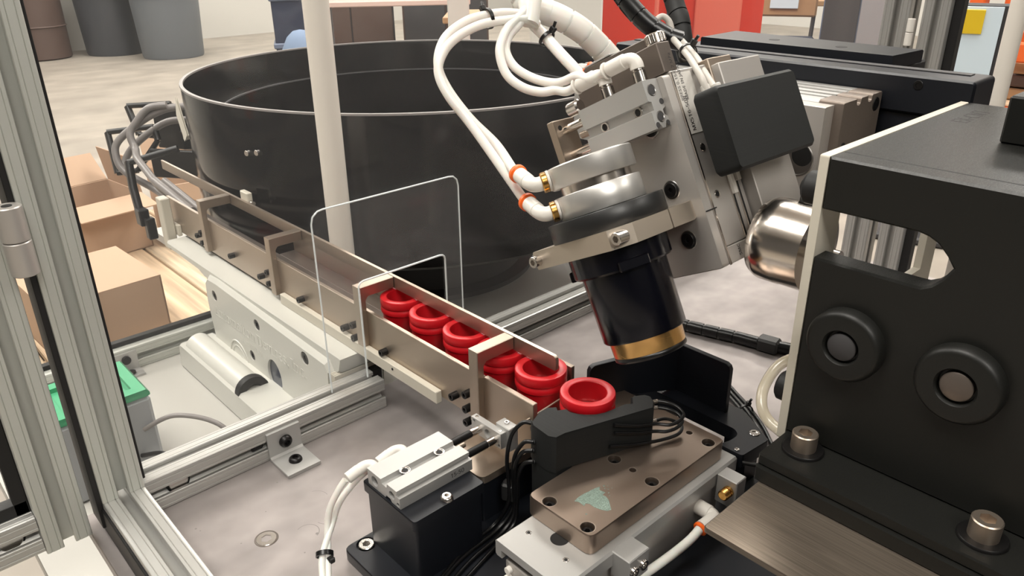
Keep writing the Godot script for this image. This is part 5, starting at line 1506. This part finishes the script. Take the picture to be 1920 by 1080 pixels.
func cables() -> void:
	var W: Material = mats.tube_white
	# tubes to the gripper
	var O := V(-215.5, 0, -483)
	var dir := V(-0.62, 0, 0.78)
	var up2 := V(-0.80, 0.52, -0.30).normalized()
	var ends := []
	for f in [513.0, 487.0]:
		var e := O + V(0, f, 0) + dir * 36.5 + dir * 15 + up2 * 29
		ends.append([H(e.x, e.y, e.z), H(e.x + up2.x * 10, e.y + up2.y * 10, e.z + up2.z * 10)])
	var A := [[V(-527, 363, -467), V(-550, 386, -455), V(-570, 412, -446), V(-584, 432, -448), V(-590, 452, -462), V(-587, 465, -484), V(-580, 470, -505), V(-573, 471, -524), V(-568, 468, -544), V(-571, 461, -561)], [V(-509, 348, -463), V(-538, 379, -450), V(-561, 406, -441), V(-575, 426, -441), V(-579, 443, -452), V(-578, 455, -470), V(-574, 463, -494), V(-569, 465, -520), V(-565, 465, -540), V(-565, 459, -557)]]
	for i in 2:
		var p: Array = ends[i].duplicate(); p.append_array(A[i].slice(0 if i == 0 else 1))
		var m := MB.new(); m.tube(p, 4.3)
		solo("air_tube", ["white air tube to the upper gripper fitting, outer of the arching pair", "white air tube to the lower gripper fitting, inner of the arching pair"][i], "tube", m, W, p[0])
	var e1 := H(-214 - 31, 588, -528)
	var e0 := H(-176 - 31, 588, -528)
	var B := [[e0, H(-225, 588, -526), V(-485, 422, -528), V(-505, 414, -524), V(-527, 416, -517), V(-545, 425, -509), V(-557, 438, -508), V(-564, 450, -517), V(-566, 461, -533), V(-570, 472, -549), V(-575, 480, -563)], [e1, H(-256, 588, -525), V(-505, 408, -521), V(-516, 406, -513), V(-530, 410, -503), V(-545, 421, -497), V(-557, 440, -500), V(-564, 457, -515), V(-567, 467, -533), V(-570, 476, -551), V(-576, 484, -566)]]
	for i in 2:
		var m := MB.new(); m.tube(B[i], 4.3)
		solo("air_tube", ["white air tube looping to the right elbow of the upper cylinder", "white air tube looping to the left elbow of the upper cylinder"][i], "tube", m, W, B[i][0])
	var m := MB.new(); m.tube([V(-508, 415, -560), V(-519, 424, -558), V(-530, 431, -558), V(-546, 440, -560), V(-563, 450, -562), V(-577, 459, -561), V(-583, 468, -558), V(-590, 480, -562)], 5.6)
	solo("air_tube", "thick white tube with an orange collar running down to the dark bracket", "tube", m, W, V(-510, 412, -560))
	m = MB.new(); m.cyl(V(-510, 420, -566), V(0.85, -0.5, -0.2), 7.2, 4.5, 1.2); m.box(V(-505, 424, -567), V(5, 9, 5), 1.2, Basis(Vector3.BACK, -0.5))
	solo("release_collar", "orange release collar at the end of the thick white tube", "collar", m, mats.orange, V(-510, 418, -566))
	m = MB.new(); m.cyl(V(-502, 419, -570), V(0.85, -0.5, -0.2), 5.5, 9, 0.6, 6)
	solo("hex_fitting", "bright hexagon fitting beside the orange collar", "fitting", m, mats.polished, V(-500, 416, -571))
	# white spiral wrap
	var path := [V(-604, 493, -571), V(-595, 476, -569), V(-584, 470, -578), V(-571, 462, -594), V(-557, 449, -612), V(-547, 432, -629), V(-537, 413, -644)]
	var t := thing("white_spiral_wrap", "wide white spiral wrapped hose bundle arching down behind the gripper", "hose bundle", V(-540, 413, -640))
	m = MB.new(); m.tube(path, 11.0, 10, 18)
	part(t, "core", m, W)
	spiral_turns(t, path, 12.6, 7, mats.tube_white)
	m = MB.new(); m.tube([V(-577, 488, -563), V(-573, 480, -556), V(-569, 468, -550), V(-567, 460, -546)], 10.5)
	solo("wrap_collar", "white sleeve gathering the looping tubes at the top of the picture", "sleeve", m, W, V(-570, 465, -550))
	# ties
	tie("black cable tie round the arching pair of tubes", V(-578, 467, -505), V(0.2, 0.1, -1), 8.5)
	tie("black cable tie round the thick white tube", V(-556, 446, -561), V(-0.8, 0.55, 0.05), 7.5)
	# black spiral wrapped cables
	var bp := [V(-548, 502, -640), V(-535, 487, -641), V(-519, 471, -643), V(-502, 456, -649), V(-486, 445, -659), V(-474, 440, -668)]
	t = thing("black_spiral_cable", "glossy black spiral wrapped cable ending above the thumb screw", "cable", V(-474, 438, -668))
	m = MB.new(); m.tube(bp, 8.0, 10, 16)
	part(t, "core", m, mats.cable)
	spiral_turns(t, bp, 9.6, 6, mats.cable)
	bp = [V(-560, 500, -748), V(-550, 484, -745), V(-536, 464, -740), V(-526, 451, -736), V(-517, 430, -732), V(-514, 412, -738)]
	t = thing("black_spiral_cable", "thick dull black spiral cable dropping behind the beam", "cable", V(-514, 410, -736))
	m = MB.new(); m.tube(bp, 9.0, 10, 16)
	part(t, "core", m, mats.rubber)
	spiral_turns(t, bp, 10.4, 6, mats.rubber)
	var g := [[V(-484, 448, -662), V(-478, 444, -658), V(-457, 438, -644), V(-431, 434, -621), V(-401, 432, -588), V(-384, 426, -574), V(-376, 416, -572), V(-372, 409, -573), V(-369, 399, -590)], [V(-480, 447, -669), V(-477, 444, -667), V(-455, 436, -654), V(-425, 432, -626), V(-397, 427, -597), V(-378, 421, -581), V(-370, 415, -577), V(-367, 408, -582), V(-364, 396, -594)]]
	for i in 2:
		m = MB.new(); m.tube(g[i], 3.1)
		solo("sensor_lead", ["pale grey lead from the black spiral cable to the slide, left of the pair", "pale grey lead from the black spiral cable to the slide, right of the pair"][i], "cable", m, mats.gray_cable, g[i][6])
	m = MB.new(); m.tube([V(-508, 440, -684), V(-512, 446, -681), V(-516, 455, -680), V(-513, 460, -686), V(-507, 455, -690), V(-502, 444, -690)], 3.2)
	solo("sensor_lead", "pale grey lead doubled back beside the two black spiral cables", "cable", m, mats.gray_cable, V(-506, 440, -686))
	tie("black cable tie round the pale grey leads", V(-446, 435, -640), V(0.7, -0.15, 0.6), 7.5)
	for i in 2:
		m = MB.new(); m.cyl(V(-380 + i * 7, 421 + i * 1.5, -573 - i * 5.5), V(0.5, -0.85, 0.05), 4.0, 11, 0.5)
		solo("wire_marker", ["printed white wire marker on the left grey lead", "printed white wire marker on the right grey lead"][i], "marker", m, mats.label_white, V(-376, 415, -576))
	# cable on the table
	bp = [V(-700, 9, -860), V(-640, 9, -866), V(-583, 9, -879), V(-544, 9, -890), V(-507, 9, -901), V(-469, 9, -910), V(-436, 9, -923), V(-380, 9, -940), V(-300, 9, -955)]
	t = thing("table_cable", "black spiral wrapped cable lying across the table behind the gripper", "cable", V(-500, 0, -900))
	m = MB.new(); m.tube(bp, 7.4, 10, 14)
	part(t, "core", m, mats.cable)
	spiral_turns(t, bp, 8.8, 14, mats.cable)
	m = MB.new(); m.box(V(-462, 10, -913), V(30, 20, 22), 3, Basis(Vector3.UP, 0.2))
	part(t, "clamp_block", m, mats.black_plastic, "black cable clamp block")
	for i in 3:
		var d := i * 6.5
		var o := V(d * 0.75, 0, -d * 0.65)
		m = MB.new(); m.tube([V(-470, 3.2, -790) + o, V(-436, 4, -769) + o, V(-407, 4, -752) + o, V(-374, 4, -728) + o, V(-347, 5, -702) + o, V(-328, 14, -676) + o, V(-314, 36, -654) + o, V(-307, 56, -634) + o], 2.5)
		solo("thin_cable", ["thin black cable curving over the table behind the guard, left of three", "thin black cable curving over the table behind the guard, middle of three", "thin black cable curving over the table behind the guard, right of three"][i], "cable", m, mats.cable, V(-410, 1, -740))
	tie("black cable tie on the thin cables behind the guard", V(-396, 6, -748), V(0.8, 0, 0.55), 8.5)

func tie(label: String, c: Vector3, axis: Vector3, r: float) -> void:
	var t := thing("cable_tie", label, "cable tie", c)
	axis = axis.normalized()
	var m := MB.new()
	m.lathe([Vector2(r, -1.8), Vector2(r + 1.2, -1.6), Vector2(r + 1.2, 1.6), Vector2(r, 1.8), Vector2(r, -1.8)], c, axis, 26)
	part(t, "strap", m, mats.cable)
	m = MB.new()
	var side := axis.cross(V(0.1, 0.2, 1)).normalized()
	if side.y < 0.0: side = -side
	m.box(c + side * (r + 3.2), V(5.5, 5.5, 5.5), 0.8, Basis(side, axis, side.cross(axis)))
	m.cyl(c + side * (r + 3), side + axis * 0.3, 1.6, 8, 0.3, 8)
	part(t, "lock_head", m, mats.cable)

# spiral wrap: short overlapping sleeves along a path
func spiral_turns(t: Node3D, pts: Array, r: float, turns: int, mat: Material) -> void:
	var c := PackedVector3Array()
	for i in pts.size() - 1:
		var p0: Vector3 = pts[maxi(i - 1, 0)]
		var p1: Vector3 = pts[i]
		var p2: Vector3 = pts[i + 1]
		var p3: Vector3 = pts[mini(i + 2, pts.size() - 1)]
		for k in 12: c.append(p1.cubic_interpolate(p2, p0, p3, k / 12.0))
	c.append(pts[-1])
	for k in turns:
		var a := int(float(k) / turns * (c.size() - 1))
		var b := int((k + 0.93) / turns * (c.size() - 1))
		var seg := []
		for i in range(a, b + 1): seg.append(c[i])
		if seg.size() < 2: continue
		var m := MB.new()
		m.tube(seg, r, 1, 18, false)
		part(t, "wrap_turn", m, mat)
